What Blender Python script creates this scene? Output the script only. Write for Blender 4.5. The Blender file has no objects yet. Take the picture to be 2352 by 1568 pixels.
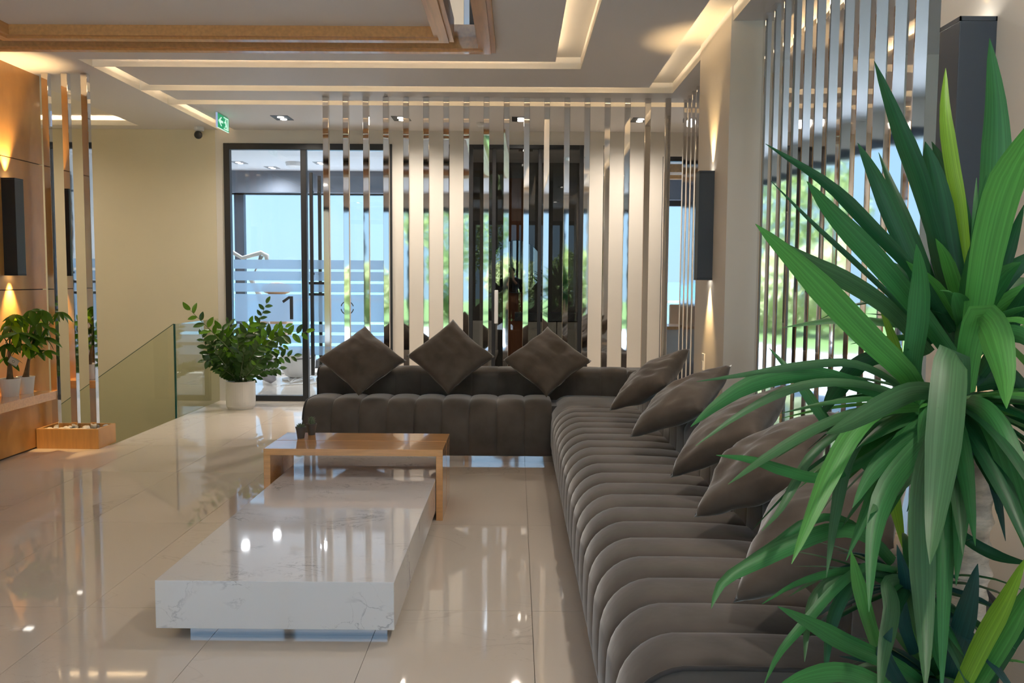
import bpy, bmesh, math, random
from mathutils import Vector, Matrix, noise
random.seed(7)
PI = math.pi
S = bpy.context.scene
COL = S.collection

# ------------------------------------------------------------------ camera
CF, CYAW, CPITCH, CROLL, CH = 1953.974, -0.0047576, 0.0733053, 0.0067106, 1.33887
def cam_axes():
    f = Vector((math.sin(CYAW)*math.cos(CPITCH), math.cos(CYAW)*math.cos(CPITCH), -math.sin(CPITCH)))
    r = Vector((math.cos(CYAW), -math.sin(CYAW), 0)); u = r.cross(f)
    c, s = math.cos(CROLL), math.sin(CROLL)
    return r*c+u*s, u*c-r*s, f
CR, CU, CW = cam_axes()
def ray(x, y): return CR*((x-1176)/CF) - CU*((y-784)/CF) + CW
def atY(x, y, Y):
    d = ray(x, y); return Vector((0, 0, CH)) + d*(Y/d.y)
cd = bpy.data.cameras.new('camera'); cam = bpy.data.objects.new('camera', cd); COL.objects.link(cam)
cd.sensor_width = 36; cd.lens = CF/2352*36; cd.clip_start = 0.02; cd.clip_end = 20000
m = Matrix((CR, CU, -CW)).transposed().to_4x4(); m.translation = (0, 0, CH); cam.matrix_world = m
S.camera = cam

# ------------------------------------------------------------------ world, sun, exposure
S.view_settings.view_transform = 'Standard'; S.view_settings.look = 'None'
S.view_settings.exposure = 0.72; S.view_settings.gamma = 1; S.view_settings.use_curve_mapping = False
w = bpy.data.worlds.new('sky'); S.world = w; w.use_nodes = True
nt = w.node_tree; nt.nodes.clear()
wo = nt.nodes.new('ShaderNodeOutputWorld'); bg = nt.nodes.new('ShaderNodeBackground')
tc = nt.nodes.new('ShaderNodeTexCoord'); sep = nt.nodes.new('ShaderNodeSeparateXYZ'); rp = nt.nodes.new('ShaderNodeValToRGB')
nt.links.new(tc.outputs['Generated'], sep.inputs[0]); nt.links.new(sep.outputs['Z'], rp.inputs[0])
e = rp.color_ramp.elements
e[0].position = 0.0; e[0].color = (.40, .66, .88, 1)
e[1].position = 1.0; e[1].color = (.22, .45, .90, 1)
x = e.new(.06); x.color = (.41, .69, .97, 1)
x = e.new(.3); x.color = (.36, .64, .98, 1)
nt.links.new(rp.outputs[0], bg.inputs[0]); bg.inputs[1].default_value = .93
nt.links.new(bg.outputs[0], wo.inputs[0])
def lamp(name, kind, loc, energy, color, parent=None, **kw):
    l = bpy.data.lights.new(name, kind); l.energy = energy; l.color = color
    rot = kw.pop('rot', (0, 0, 0))
    for k, v in kw.items(): setattr(l, k, v)
    if kind == 'SPOT': l.specular_factor = .05
    o = bpy.data.objects.new(name, l); COL.objects.link(o); o.location = loc; o.rotation_euler = rot
    if parent: o.parent = parent
    return o
lamp('sun', 'SUN', (0, -20, 20), 20.0, (.78, .89, 1.0), rot=tuple(Vector((-.50, .30, .81)).to_track_quat('Z', 'Y').to_euler()), angle=.01)
WARM = (1.0, .76, .50); NEUT = (1.0, .90, .79)
LED_STRENGTH = 24.0; DOWN_W = 6.0
CY = S.cycles
CY.max_bounces = 10; CY.diffuse_bounces = 4; CY.glossy_bounces = 6; CY.transparent_max_bounces = 14
CY.sample_clamp_indirect = 4.0; CY.caustics_reflective = False; CY.caustics_refractive = False

# ------------------------------------------------------------------ materials
MATS = {}
def mat(name, col, rough=.5, metal=0, spec=.5, sheen=0, coat=0, noise_amt=0, noise_scale=5, bump=0, bump_scale=60, stretch=None, emit=None, estr=0, trans=0, col2=None):
    if name in MATS: return MATS[name]
    M = bpy.data.materials.new(name); M.use_nodes = True; n = M.node_tree; b = n.nodes['Principled BSDF']
    b.inputs['Base Color'].default_value = (*col, 1); b.inputs['Roughness'].default_value = rough
    b.inputs['Metallic'].default_value = metal; b.inputs['Specular IOR Level'].default_value = spec
    if sheen: b.inputs['Sheen Weight'].default_value = sheen; b.inputs['Sheen Roughness'].default_value = .35
    if coat: b.inputs['Coat Weight'].default_value = coat; b.inputs['Coat Roughness'].default_value = .05
    if emit: b.inputs['Emission Color'].default_value = (*emit, 1); b.inputs['Emission Strength'].default_value = estr
    if trans: b.inputs['Transmission Weight'].default_value = trans
    g = n.nodes.new('ShaderNodeNewGeometry'); mp = n.nodes.new('ShaderNodeMapping'); n.links.new(g.outputs['Position'], mp.inputs[0])
    if stretch: mp.inputs['Scale'].default_value = stretch
    if noise_amt:
        t = n.nodes.new('ShaderNodeTexNoise'); t.inputs['Scale'].default_value = noise_scale; t.inputs['Detail'].default_value = 5
        n.links.new(mp.outputs[0], t.inputs[0])
        r = n.nodes.new('ShaderNodeValToRGB'); r.color_ramp.elements[0].position = .3; r.color_ramp.elements[1].position = .7
        c2 = col2 or tuple(c*(1-noise_amt) for c in col)
        r.color_ramp.elements[0].color = (*c2, 1); r.color_ramp.elements[1].color = (*[min(1, c*(1+noise_amt*.4)) for c in col], 1)
        n.links.new(t.outputs[0], r.inputs[0]); n.links.new(r.outputs[0], b.inputs['Base Color'])
    if bump:
        t2 = n.nodes.new('ShaderNodeTexNoise'); t2.inputs['Scale'].default_value = bump_scale; n.links.new(mp.outputs[0], t2.inputs[0])
        bp = n.nodes.new('ShaderNodeBump'); bp.inputs['Strength'].default_value = bump; bp.inputs['Distance'].default_value = .01
        n.links.new(t2.outputs[0], bp.inputs['Height']); n.links.new(bp.outputs[0], b.inputs['Normal'])
    MATS[name] = M; return M
def marble(name, base, vein, scale, rough, tint2, vw=.03, vstr=.7, det=7):
    M = bpy.data.materials.new(name); M.use_nodes = True; n = M.node_tree; b = n.nodes['Principled BSDF']; L = n.links.new
    g = n.nodes.new('ShaderNodeNewGeometry'); oi = n.nodes.new('ShaderNodeObjectInfo')
    mul = n.nodes.new('ShaderNodeVectorMath'); mul.operation = 'SCALE'; mul.inputs[0].default_value = (37, 53, 11)
    L(oi.outputs['Random'], mul.inputs['Scale'])
    add = n.nodes.new('ShaderNodeVectorMath'); L(g.outputs['Position'], add.inputs[0]); L(mul.outputs[0], add.inputs[1])
    rot = n.nodes.new('ShaderNodeMapping'); rot.inputs['Rotation'].default_value = (.3, .5, .75); rot.inputs['Scale'].default_value = (1, 1.9, 1)
    L(add.outputs[0], rot.inputs[0])
    def veins(sc, wdt, dist):
        t = n.nodes.new('ShaderNodeTexNoise'); t.inputs['Scale'].default_value = sc; t.inputs['Detail'].default_value = det; t.inputs['Roughness'].default_value = .6; t.inputs['Distortion'].default_value = dist
        L(rot.outputs[0], t.inputs[0])
        s = n.nodes.new('ShaderNodeMath'); s.operation = 'SUBTRACT'; s.inputs[1].default_value = .5; L(t.outputs[0], s.inputs[0])
        a = n.nodes.new('ShaderNodeMath'); a.operation = 'ABSOLUTE'; L(s.outputs[0], a.inputs[0])
        mr = n.nodes.new('ShaderNodeMapRange'); mr.inputs[1].default_value = 0; mr.inputs[2].default_value = wdt; mr.inputs[3].default_value = 1; mr.inputs[4].default_value = 0; L(a.outputs[0], mr.inputs[0])
        return mr.outputs[0]
    v1 = veins(scale, vw, 1.2); v2 = veins(scale*2.3, vw*.5, .8)
    ms = n.nodes.new('ShaderNodeTexNoise'); ms.inputs['Scale'].default_value = scale*1.5; L(add.outputs[0], ms.inputs[0])
    mk = n.nodes.new('ShaderNodeMapRange'); mk.inputs[1].default_value = .48; mk.inputs[2].default_value = .68; L(ms.outputs[0], mk.inputs[0])
    sm = n.nodes.new('ShaderNodeMath'); sm.operation = 'MAXIMUM'; L(v1, sm.inputs[0]); L(v2, sm.inputs[1])
    pm = n.nodes.new('ShaderNodeMath'); pm.operation = 'MULTIPLY'; L(sm.outputs[0], pm.inputs[0]); L(mk.outputs[0], pm.inputs[1])
    pk = n.nodes.new('ShaderNodeMath'); pk.operation = 'MULTIPLY'; pk.inputs[1].default_value = vstr; L(pm.outputs[0], pk.inputs[0])
    cl = n.nodes.new('ShaderNodeTexNoise'); cl.inputs['Scale'].default_value = scale*.8; cl.inputs['Detail'].default_value = 3; L(rot.outputs[0], cl.inputs[0])
    m0 = n.nodes.new('ShaderNodeMix'); m0.data_type = 'RGBA'; m0.inputs[6].default_value = (*base, 1); m0.inputs[7].default_value = (*tint2, 1); L(cl.outputs[0], m0.inputs[0])
    m1 = n.nodes.new('ShaderNodeMix'); m1.data_type = 'RGBA'; L(m0.outputs[2], m1.inputs[6]); m1.inputs[7].default_value = (*vein, 1); L(pk.outputs[0], m1.inputs[0])
    L(m1.outputs[2], b.inputs['Base Color']); b.inputs['Roughness'].default_value = rough
    b.inputs['Specular IOR Level'].default_value = .75
    MATS[name] = M; return M
def glass(name, tint, refl=1.0, rough=0.0, alpha=None):
    M = bpy.data.materials.new(name); M.use_nodes = True; n = M.node_tree; n.nodes.clear(); L = n.links.new
    o = n.nodes.new('ShaderNodeOutputMaterial'); tr = n.nodes.new('ShaderNodeBsdfTransparent'); tr.inputs[0].default_value = (*tint, 1)
    gl = n.nodes.new('ShaderNodeBsdfGlossy'); gl.inputs['Roughness'].default_value = rough; gl.inputs[0].default_value = (refl, refl, refl, 1)
    lw = n.nodes.new('ShaderNodeLayerWeight'); lw.inputs[0].default_value = .5
    pw = n.nodes.new('ShaderNodeMath'); pw.operation = 'POWER'; pw.inputs[1].default_value = 5; L(lw.outputs['Facing'], pw.inputs[0])
    fr = n.nodes.new('ShaderNodeMath'); fr.operation = 'MULTIPLY_ADD'; fr.inputs[1].default_value = .9; fr.inputs[2].default_value = .035; L(pw.outputs[0], fr.inputs[0])
    mx = n.nodes.new('ShaderNodeMixShader'); L(fr.outputs[0], mx.inputs[0]); L(tr.outputs[0], mx.inputs[1]); L(gl.outputs[0], mx.inputs[2]); L(mx.outputs[0], o.inputs[0])
    MATS[name] = M; return M
def frosted(name, col, a):
    M = bpy.data.materials.new(name); M.use_nodes = True; n = M.node_tree; n.nodes.clear(); L = n.links.new
    o = n.nodes.new('ShaderNodeOutputMaterial'); tr = n.nodes.new('ShaderNodeBsdfTransparent'); tl = n.nodes.new('ShaderNodeBsdfTranslucent'); df = n.nodes.new('ShaderNodeBsdfDiffuse')
    tl.inputs[0].default_value = (*col, 1); df.inputs[0].default_value = (*[c*.5 for c in col], 1)
    a1 = n.nodes.new('ShaderNodeMixShader'); a1.inputs[0].default_value = .15; L(tl.outputs[0], a1.inputs[1]); L(df.outputs[0], a1.inputs[2])
    mx = n.nodes.new('ShaderNodeMixShader'); mx.inputs[0].default_value = a; L(tr.outputs[0], mx.inputs[1]); L(a1.outputs[0], mx.inputs[2]); L(mx.outputs[0], o.inputs[0])
    MATS[name] = M; return M
def leafmat(name, c1, c2, rough=.45, tl=.25):
    M = bpy.data.materials.new(name); M.use_nodes = True; n = M.node_tree; b = n.nodes['Principled BSDF']; L = n.links.new
    oi = n.nodes.new('ShaderNodeObjectInfo'); g = n.nodes.new('ShaderNodeNewGeometry')
    t = n.nodes.new('ShaderNodeTexNoise'); t.inputs['Scale'].default_value = 9; L(g.outputs['Position'], t.inputs[0])
    ad = n.nodes.new('ShaderNodeMath'); ad.operation = 'ADD'; L(oi.outputs['Random'], ad.inputs[0]); L(t.outputs[0], ad.inputs[1])
    hf = n.nodes.new('ShaderNodeMath'); hf.operation = 'MULTIPLY'; hf.inputs[1].default_value = .5; L(ad.outputs[0], hf.inputs[0])
    mx = n.nodes.new('ShaderNodeMix'); mx.data_type = 'RGBA'; L(hf.outputs[0], mx.inputs[0]); mx.inputs[6].default_value = (*c1, 1); mx.inputs[7].default_value = (*c2, 1)
    uvn = n.nodes.new('ShaderNodeTexCoord'); um = n.nodes.new('ShaderNodeMapping'); um.inputs['Scale'].default_value = (16, 1.2, 1); L(uvn.outputs['UV'], um.inputs[0])
    t2 = n.nodes.new('ShaderNodeTexNoise'); t2.inputs['Scale'].default_value = 1.0; t2.inputs['Detail'].default_value = 3; L(um.outputs[0], t2.inputs[0])
    rr_ = n.nodes.new('ShaderNodeMapRange'); rr_.inputs[1].default_value = .3; rr_.inputs[2].default_value = .7; rr_.inputs[3].default_value = .72; rr_.inputs[4].default_value = 1.3; L(t2.outputs[0], rr_.inputs[0])
    hs = n.nodes.new('ShaderNodeHueSaturation'); L(rr_.outputs[0], hs.inputs['Value']); L(mx.outputs[2], hs.inputs['Color']); mx = hs; mxo = hs.outputs[0]
    L(mxo, b.inputs['Base Color']); b.inputs['Roughness'].default_value = rough
    tr = n.nodes.new('ShaderNodeBsdfTranslucent'); L(mxo, tr.inputs[0])
    ms = n.nodes.new('ShaderNodeMixShader'); ms.inputs[0].default_value = tl; o = n.nodes['Material Output']
    L(b.outputs[0], ms.inputs[1]); L(tr.outputs[0], ms.inputs[2]); L(ms.outputs[0], o.inputs[0])
    MATS[name] = M; return M
WALL = mat('wall_paint', (.79, .74, .66), .55, noise_amt=.03, noise_scale=1.5)
WALLG = mat('stair_wall_paint', (.76, .68, .49), .55, noise_amt=.03, noise_scale=1.5)
CEIL = mat('ceiling_paint', (.82, .79, .77), .6)
COVE = mat('cove_paint', (.86, .82, .74), .6)
TILE = marble('polished_tile', (.78, .70, .60), (.46, .38, .31), .7, .035, (.72, .64, .55), .010, .4, 4)
GROUT = mat('grout', (.30, .26, .21), .7)
MARB = marble('white_marble', (.86, .86, .87), (.26, .27, .31), 3.0, .035, (.76, .77, .81), .022, .8, 5)
OAK = mat('oak_veneer', (.74, .39, .15), .35, noise_amt=.16, noise_scale=3, stretch=(14, 1.2, 14), coat=.3)
OAKV = mat('oak_panel', (.68, .35, .105), .32, noise_amt=.14, noise_scale=3, stretch=(14, 2.5, 1.2), coat=.15)
OAKT = mat('oak_table', (.84, .44, .17), .16, noise_amt=.12, noise_scale=4, stretch=(2, 16, 16), coat=.8)
CHROME = mat('polished_chrome', (.80, .79, .78), .035, metal=1, bump=.03, bump_scale=5)
MIRROR = mat('mirror', (.85, .86, .86), .01, metal=1)
BLACK = mat('black_metal', (.018, .019, .022), .35)
DARK = mat('dark_grey_metal', (.045, .060, .082), .45)
VELV = mat('taupe_velvet', (.125, .110, .098), .75, sheen=.75, noise_amt=.35, noise_scale=4.5, bump=.15, bump_scale=14, spec=.2)
PIPE = mat('velvet_piping', (.035, .032, .032), .7, sheen=.3)
CUSH = mat('cushion_velvet', (.120, .098, .080), .7, sheen=.8, noise_amt=.35, noise_scale=7, bump=.35, bump_scale=9, spec=.25)
GLASS = glass('clear_glass', (.99, .99, .99)); GREENG = glass('green_tinted_glass', (.90, .925, .86)); SMOKE = glass('smoked_glass', (.74, .74, .72))
GEDGE = mat('glass_edge', (.02, .10, .08), .1)
FROST = frosted('frosted_film', (.66, .83, 1.0), .72)
WHITE = mat('white_plastic', (.78, .78, .78), .35)
WPOT = mat('white_ceramic', (.80, .77, .72), .4)
GPOT = mat('grey_pot', (.10, .10, .10), .6)
SOIL = mat('soil', (.05, .035, .025), .9, noise_amt=.4, noise_scale=60)
LEMIT = mat('lamp_lens', (1, 1, 1), .5, emit=(1, .95, .86), estr=4)
LEMITW = mat('office_lamp_lens', (1, 1, 1), .5, emit=(1, 1, 1), estr=5)
LEDM = mat('led_strip', (1, 1, 1), .5, emit=WARM, estr=LED_STRENGTH)
TAN = mat('tan_leather', (.55, .36, .22), .5)

# ------------------------------------------------------------------ mesh helpers
class MB:
    def __init__(s): s.bm = bmesh.new()
    def box(s, x0, x1, y0, y1, z0, z1):
        v = [s.bm.verts.new((x, y, z)) for x in (x0, x1) for y in (y0, y1) for z in (z0, z1)]
        for f in ((0, 1, 3, 2), (4, 6, 7, 5), (0, 4, 5, 1), (2, 3, 7, 6), (0, 2, 6, 4), (1, 5, 7, 3)): s.bm.faces.new([v[i] for i in f])
        return s
    def lathe(s, prof, loc=(0, 0, 0), n=28, cap=True):
        rings = []
        for r, z in prof: rings.append([s.bm.verts.new((loc[0]+r*math.cos(2*PI*k/n), loc[1]+r*math.sin(2*PI*k/n), loc[2]+z)) for k in range(n)])
        for a, b in zip(rings, rings[1:]):
            for k in range(n): s.bm.faces.new((a[k], a[(k+1) % n], b[(k+1) % n], b[k]))
        if cap:
            s.bm.faces.new(rings[0][::-1]); s.bm.faces.new(rings[-1])
        return s
    def tube(s, pts, rad, n=8, cap=True):
        pts = [Vector(p) for p in pts]; rings = []
        rr = rad if isinstance(rad, (list, tuple)) else [rad]*len(pts)
        up = Vector((0, 0, 1)); 
        for i, p in enumerate(pts):
            t = (pts[min(i+1, len(pts)-1)]-pts[max(i-1, 0)]).normalized()
            a = t.cross(up)
            if a.length < .05: a = t.cross(Vector((0, 1, 0)))
            a.normalize(); b = t.cross(a)
            rings.append([s.bm.verts.new(p+(a*math.cos(2*PI*k/n)+b*math.sin(2*PI*k/n))*rr[i]) for k in range(n)])
        for a, b in zip(rings, rings[1:]):
            for k in range(n): s.bm.faces.new((a[k], a[(k+1) % n], b[(k+1) % n], b[k]))
        if cap: s.bm.faces.new(rings[0][::-1]); s.bm.faces.new(rings[-1])
        return s
    def prism(s, poly, d):          # poly: list of 3D points, extruded by vector d
        a = [s.bm.verts.new(p) for p in poly]; b = [s.bm.verts.new(Vector(p)+Vector(d)) for p in poly]
        s.bm.faces.new(a); s.bm.faces.new(b[::-1]); k = len(poly)
        for i in range(k): s.bm.faces.new((a[i], b[i], b[(i+1) % k], a[(i+1) % k]))
        return s
    def sphere(s, c, r, seg=14, sc=(1, 1, 1)):
        g = bmesh.ops.create_uvsphere(s.bm, u_segments=seg, v_segments=max(6, seg//2+2), radius=1)
        for v in g['verts']: v.co = Vector((c[0]+v.co.x*r*sc[0], c[1]+v.co.y*r*sc[1], c[2]+v.co.z*r*sc[2]))
        return s
    def build(s, name, m, parent=None, smooth=False, bevel=0, seg=2):
        bmesh.ops.recalc_face_normals(s.bm, faces=s.bm.faces)
        me = bpy.data.meshes.new(name); s.bm.to_mesh(me); s.bm.free()
        if smooth:
            for p in me.polygons: p.use_smooth = True
        me.materials.append(m)
        o = bpy.data.objects.new(name, me); COL.objects.link(o)
        if parent:
            o.parent = parent
            me.transform(Matrix.Translation(-wloc(parent)))
        if bevel:
            b = o.modifiers.new('bevel', 'BEVEL'); b.width = bevel; b.segments = seg; b.limit_method = 'ANGLE'; b.harden_normals = False
        return o
def wloc(o):
    v = Vector((0, 0, 0))
    while o: v = v+Vector(o.location); o = o.parent
    return v
def tag(o, label=None, cat=None, group=None, kind=None):
    if label: o['label'] = label
    if cat: o['category'] = cat
    if group: o['group'] = group
    if kind: o['kind'] = kind
    return o
def empty(name, loc, label=None, cat=None, group=None, kind=None):
    o = bpy.data.objects.new(name, None); COL.objects.link(o); o.location = loc; o.empty_display_size = .1
    return tag(o, label, cat, group, kind)
def box(name, b, m, parent=None, bevel=0): return MB().box(*b).build(name, m, parent, bevel=bevel)
def struct(name, b, m, bevel=0): return tag(box(name, b, m, bevel=bevel), kind='structure')
def copy_tree(o, dloc, parent=None):
    c = o.copy(); COL.objects.link(c)
    if parent: c.parent = parent
    else: c.location = dloc
    for ch in o.children: copy_tree(ch, None, c)
    return c
def rects_minus(R, holes):
    xs = sorted({R[0], R[1], *[min(max(v, R[0]), R[1]) for h in holes for v in h[:2]]})
    ys = sorted({R[2], R[3], *[min(max(v, R[2]), R[3]) for h in holes for v in h[2:]]})
    out = []
    for y0, y1 in zip(ys, ys[1:]):
        run = None
        for x0, x1 in zip(xs, xs[1:]):
            cx, cy = (x0+x1)/2, (y0+y1)/2
            if any(h[0] < cx < h[1] and h[2] < cy < h[3] for h in holes):
                if run: out.append((*run, y0, y1)); run = None
            else: run = (run[0], x1) if run else (x0, x1)
        if run: out.append((*run, y0, y1))
    return out

# ------------------------------------------------------------------ room constants
ZC, ZR, YB = 2.90, 2.985, 9.16
XR = 1.285          # right wall plane
XWELL, YWELL = -3.215, 6.66
REAR = -0.9

# floor: slab, then every tile
fl = empty('floor', (0, 0, 0), kind='structure')
sb = MB()
sb.box(-4.1, 4.6, REAR, YWELL, -.30, -.012); sb.box(XWELL, 3.2, YWELL, YB+.1, -.30, -.012); sb.box(-4.6, 3.2, YB+.1, 12.8, -.30, -.012)
sb.build('floor_slab', GROUT, fl)
tile_cache = {}
def tile(x0, x1, y0, y1):
    key = (round(x1-x0, 3), round(y1-y0, 3))
    if key not in tile_cache:
        me = bpy.data.meshes.new('tile'); b = MB().box(0, key[0], 0, key[1], -.012, 0); b.bm.to_mesh(me); b.bm.free(); me.materials.append(TILE); tile_cache[key] = me
    o = bpy.data.objects.new('tile', tile_cache[key]); COL.objects.link(o); o.location = (x0, y0, 0); o.parent = fl
G = .0012
for i in range(-8, 8):
    for j in range(-7, 8):
        x0, x1 = .071+.6*i, .071+.6*(i+1); y0, y1 = 3.352+1.2*j, 3.352+1.2*(j+1)
        for (a, b, c, d) in ((-4.05, 4.6, REAR, YWELL), (XWELL, 3.2, YWELL, YB+.05), (-4.5, 3.2, YB+.05, 12.75)):
            q = (max(x0, a), min(x1, b), max(y0, c), min(y1, d))
            if q[1]-q[0] > .02 and q[3]-q[2] > .02: tile(q[0]+G, q[1]-G, q[2]+G, q[3]-G)

# ceiling: gypsum panels hung below a slab, slots left between them for the light
ce = empty('ceiling', (0, 0, ZC), kind='structure')
X0c, X1c, Y0c, Y1c = -5.7, 4.6, REAR, YB
FRM = (-3.62, -.15, 1.9, 5.90)      # outer edge of the wooden frame
slots = [(-3.18, .47, 6.26, 6.47), (.27, .47, REAR+.3, 6.27), (-3.18, 1.30, 7.07, 7.27), (1.07, 1.30, REAR+.3, 7.08), (-3.18, 2.6, 7.65, 7.84),
         (-3.18, -3.01, 6.26, YB), (-5.4, -3.93, 7.03, 8.94)]
for k, r in enumerate(rects_minus((X0c, X1c, Y0c, Y1c), slots+[FRM])):
    box('ceiling_panel', (r[0], r[1], r[2], r[3], ZC, ZC+.022), CEIL, ce)
for r in rects_minus((X0c, X1c, Y0c, Y1c), [FRM]):
    box('ceiling_slab', (r[0], r[1], r[2], r[3], ZR, ZR+.2), COVE, ce)
tb = MB(); T = .004
tb.box(-3.18, .466, 6.466, 6.474, ZC-.0005, ZR).box(-3.18, 1.296, 7.266, 7.274, ZC-.0005, ZR).box(-3.18, 2.6, 7.836, 7.844, ZC-.0005, ZR)
tb.box(.466, .474, REAR+.3, 6.474, ZC-.0005, ZR).box(1.296, 1.304, REAR+.3, 7.27, ZC-.0005, ZR)
tb.box(-3.184, -3.176, 6.26, YB, ZC-.0005, ZR).box(-5.4, -3.93, 8.936, 8.944, ZC-.0005, ZC+.05).box(-5.404, -5.4, 7.03, 8.94, ZC-.0005, ZR)
tb.build('cove_edge', COVE, ce)
def led(b): box('led_strip', b, LEDM, ce)
zl = ZC+.0225
for b in [(-3.0, .2, 6.13, 6.16, zl, zl+.012), (.12, .15, REAR+.3, 6.1, zl, zl+.012), (-3.0, 1.0, 6.94, 6.97, zl, zl+.012), (.93, .96, REAR+.3, 6.92, zl, zl+.012),
          (-3.0, 2.6, 7.52, 7.55, zl, zl+.012), (-2.90, -2.87, 6.5, 6.92, zl, zl+.012), (-2.90, -2.87, 7.3, 7.50, zl, zl+.012), (-2.90, -2.87, 7.9, YB-.02, zl, zl+.012), (-5.3, -4.0, 6.90, 6.93, zl, zl+.012), (-5.3, -3.9, 8.98, 9.0, ZC+.025, ZC+.037)]: led(b)
lp = MB()
for q in [(-3.01, .27, 6.254, 6.26), (.264, .27, REAR+.3, 6.254), (-3.01, 1.07, 7.064, 7.07), (1.064, 1.07, REAR+.3, 7.064), (-3.01, 2.6, 7.644, 7.65), (-3.01, -3.004, 6.48, 7.064), (-3.01, -3.004, 7.28, 7.644), (-3.01, -3.004, 7.85, YB)]: lp.box(*q, ZC+.02, ZC+.034)
lp.build('slot_lip', CEIL, ce)

# wooden ceiling frame with its mirror band
fr = empty('ceiling_frame', (0, 5.9, ZC), 'oak moulded rectangular frame with a mirror band set in the ceiling', 'ceiling frame')
def ring(name, o, i, z0, z1, m):
    for r in rects_minus(o, [i]): box(name, (r[0], r[1], r[2], r[3], z0, z1), m, fr)
def inset(r, d): return (r[0]+d, r[1]-d, r[2]+d, r[3]-d)
ring('outer_moulding', FRM, inset(FRM, .115), ZC-.035, ZC+.075, OAK)
ring('outer_bead', inset(FRM, .03), inset(FRM, .085), ZC-.05, ZC-.034, OAK)
ring('mirror_band', inset(FRM, .115), inset(FRM, .265), ZC+.04, ZC+.05, MIRROR)
ring('inner_moulding', inset(FRM, .265), inset(FRM, .385), ZC-.035, ZC+.13, OAK)
ring('inner_bead', inset(FRM, .295), inset(FRM, .355), ZC-.05, ZC-.034, OAK)
IN = inset(FRM, .385); HO = (-2.8, -.97, 2.6, 4.93)
for r in rects_minus(IN, [HO]): box('ceiling_panel', (*r, ZC+.03, ZC+.052), CEIL, ce)
box('ceiling_slab', (FRM[0]-.1, FRM[1]+.1, FRM[2]-.1, FRM[3]+.1, ZC+.145, ZC+.285), COVE, ce)

# walls
def wall(name, bs, m=WALL):
    b = MB()
    for q in bs: b.box(*q)
    return tag(b.build(name, m), kind='structure')
D1 = (-3.124, -1.331, 2.757); D2 = (-.514, .712, 2.757); D3 = (1.545, 2.35, 2.644)
YT = YB+.15
wall('wall_back', [(XWELL+.001, D1[0], YB, YT, -.01, ZR), (D1[0], D1[1], YB, YT, D1[2], ZR), (D1[1], D2[0], YB, YT, -.01, ZR), (D2[0], D2[1], YB, YT, D2[2], ZR),
                   (D2[1], D3[0], YB, YT, -.01, ZR), (D3[0], D3[1], YB, YT, D3[2], ZR), (D3[1], 3.2, YB, YT, -.01, ZR)])
wall('wall_stair_back', [(-5.7, XWELL, YB, YT, -2.4, ZR)], WALLG)
wall('wall_stair_left', [(-5.7, -5.55, 6.5, YB, -2.4, ZR)], WALLG)
wall('wall_stair_front', [(-5.7, -3.79, YWELL-.15, YWELL, -2.4, ZR), (-3.79, XWELL, YWELL-.15, YWELL, -2.4, -.3)], WALLG)
wall('wall_stair_side', [(XWELL, XWELL+.12, YWELL, YB, -2.4, -.3)], WALLG)
wall('floor_stair', [(-5.7, XWELL, YWELL, YB, -2.5, -2.4)], WALLG)
wall('wall_right', [(XR, 1.62, 5.26, 6.13, 0, ZR), (XR, 1.44, REAR, 2.66, 0, ZR)])
wall('wall_corridor', [(3.05, 3.2, 6.13, YB, 0, ZR), (4.5, 4.65, REAR, 6.0, 0, ZR), (1.62, 4.6, 6.0, 6.13, 0, ZR)])
# stairs down to the left
st = empty('stairs', (XWELL, 7.3, 0), kind='structure')
for k in range(8):
    box('step', (XWELL-.28*(k+1), XWELL-.28*k, YWELL+.002, 7.98, -.17*(k+1)-.05, -.17*(k+1)), TILE, st)

# oak wall with recessed grooves
ow = empty('wall_left', (-3.76, 6.8, 0), kind='structure')
box('backing', (-3.95, -3.785, REAR, 6.79, 0, ZR), mat('groove_dark', (.10, .05, .02), .7), ow)
for z0, z1 in ((0.0, 1.229), (1.236, 2.208), (2.215, ZC)):
    ys = [6.80, 4.4, 2.0, -.4, -2.8]
    for a, b in zip(ys[1:], ys): box('oak_panel', (-3.79, -3.76, a+.003, b-.003, z0, z1), OAKV, ow)
cab = empty('wall_bench', (-3.6, 6, 0), 'oak bench shelf along the left wall carrying two potted trees', 'shelf')
box('shelf_top', (-3.76, -3.47, 2.4, 6.36, .41, .475), OAKT, cab, bevel=.003)
box('base', (-3.76, -3.725, 2.4, 6.79, .012, .41), OAKV, cab)
box('plinth', (-3.76, -3.735, 2.4, 6.78, 0, .012), BLACK, cab)

# rear glazing behind the camera (daylight side), terrace and garden
rg = empty('window_1', (0, REAR, 0), kind='structure')
box('header', (-3.9, 4.6, REAR-.1, REAR, 2.64, ZR), WALL, rg); box('header_rail', (-3.9, 4.6, REAR-.1, REAR, 2.55, 2.64), DARK, rg)
for k in range(9):
    x = -3.9+k*.98; box('mullion', (x-.03, x+.03, REAR-.08, REAR, 0, 2.62), BLACK, rg)
for k in range(8):
    x = -3.9+k*.98
    if k != 3: box('pane', (x+.03, x+.95, REAR-.05, REAR-.042, .02, 2.62), GLASS, rg)
gr = empty('ground_outside', (0, -10, 0), kind='structure')
box('terrace', (-14, 14, -8, REAR-.1, -.2, -.02), mat('terrace_stone', (.60, .62, .64), .7), gr)
box('lawn', (-40, 40, -40, -8, -.25, -.05), mat('lawn', (.10, .17, .04), .9, noise_amt=.4, noise_scale=3), gr)

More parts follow.
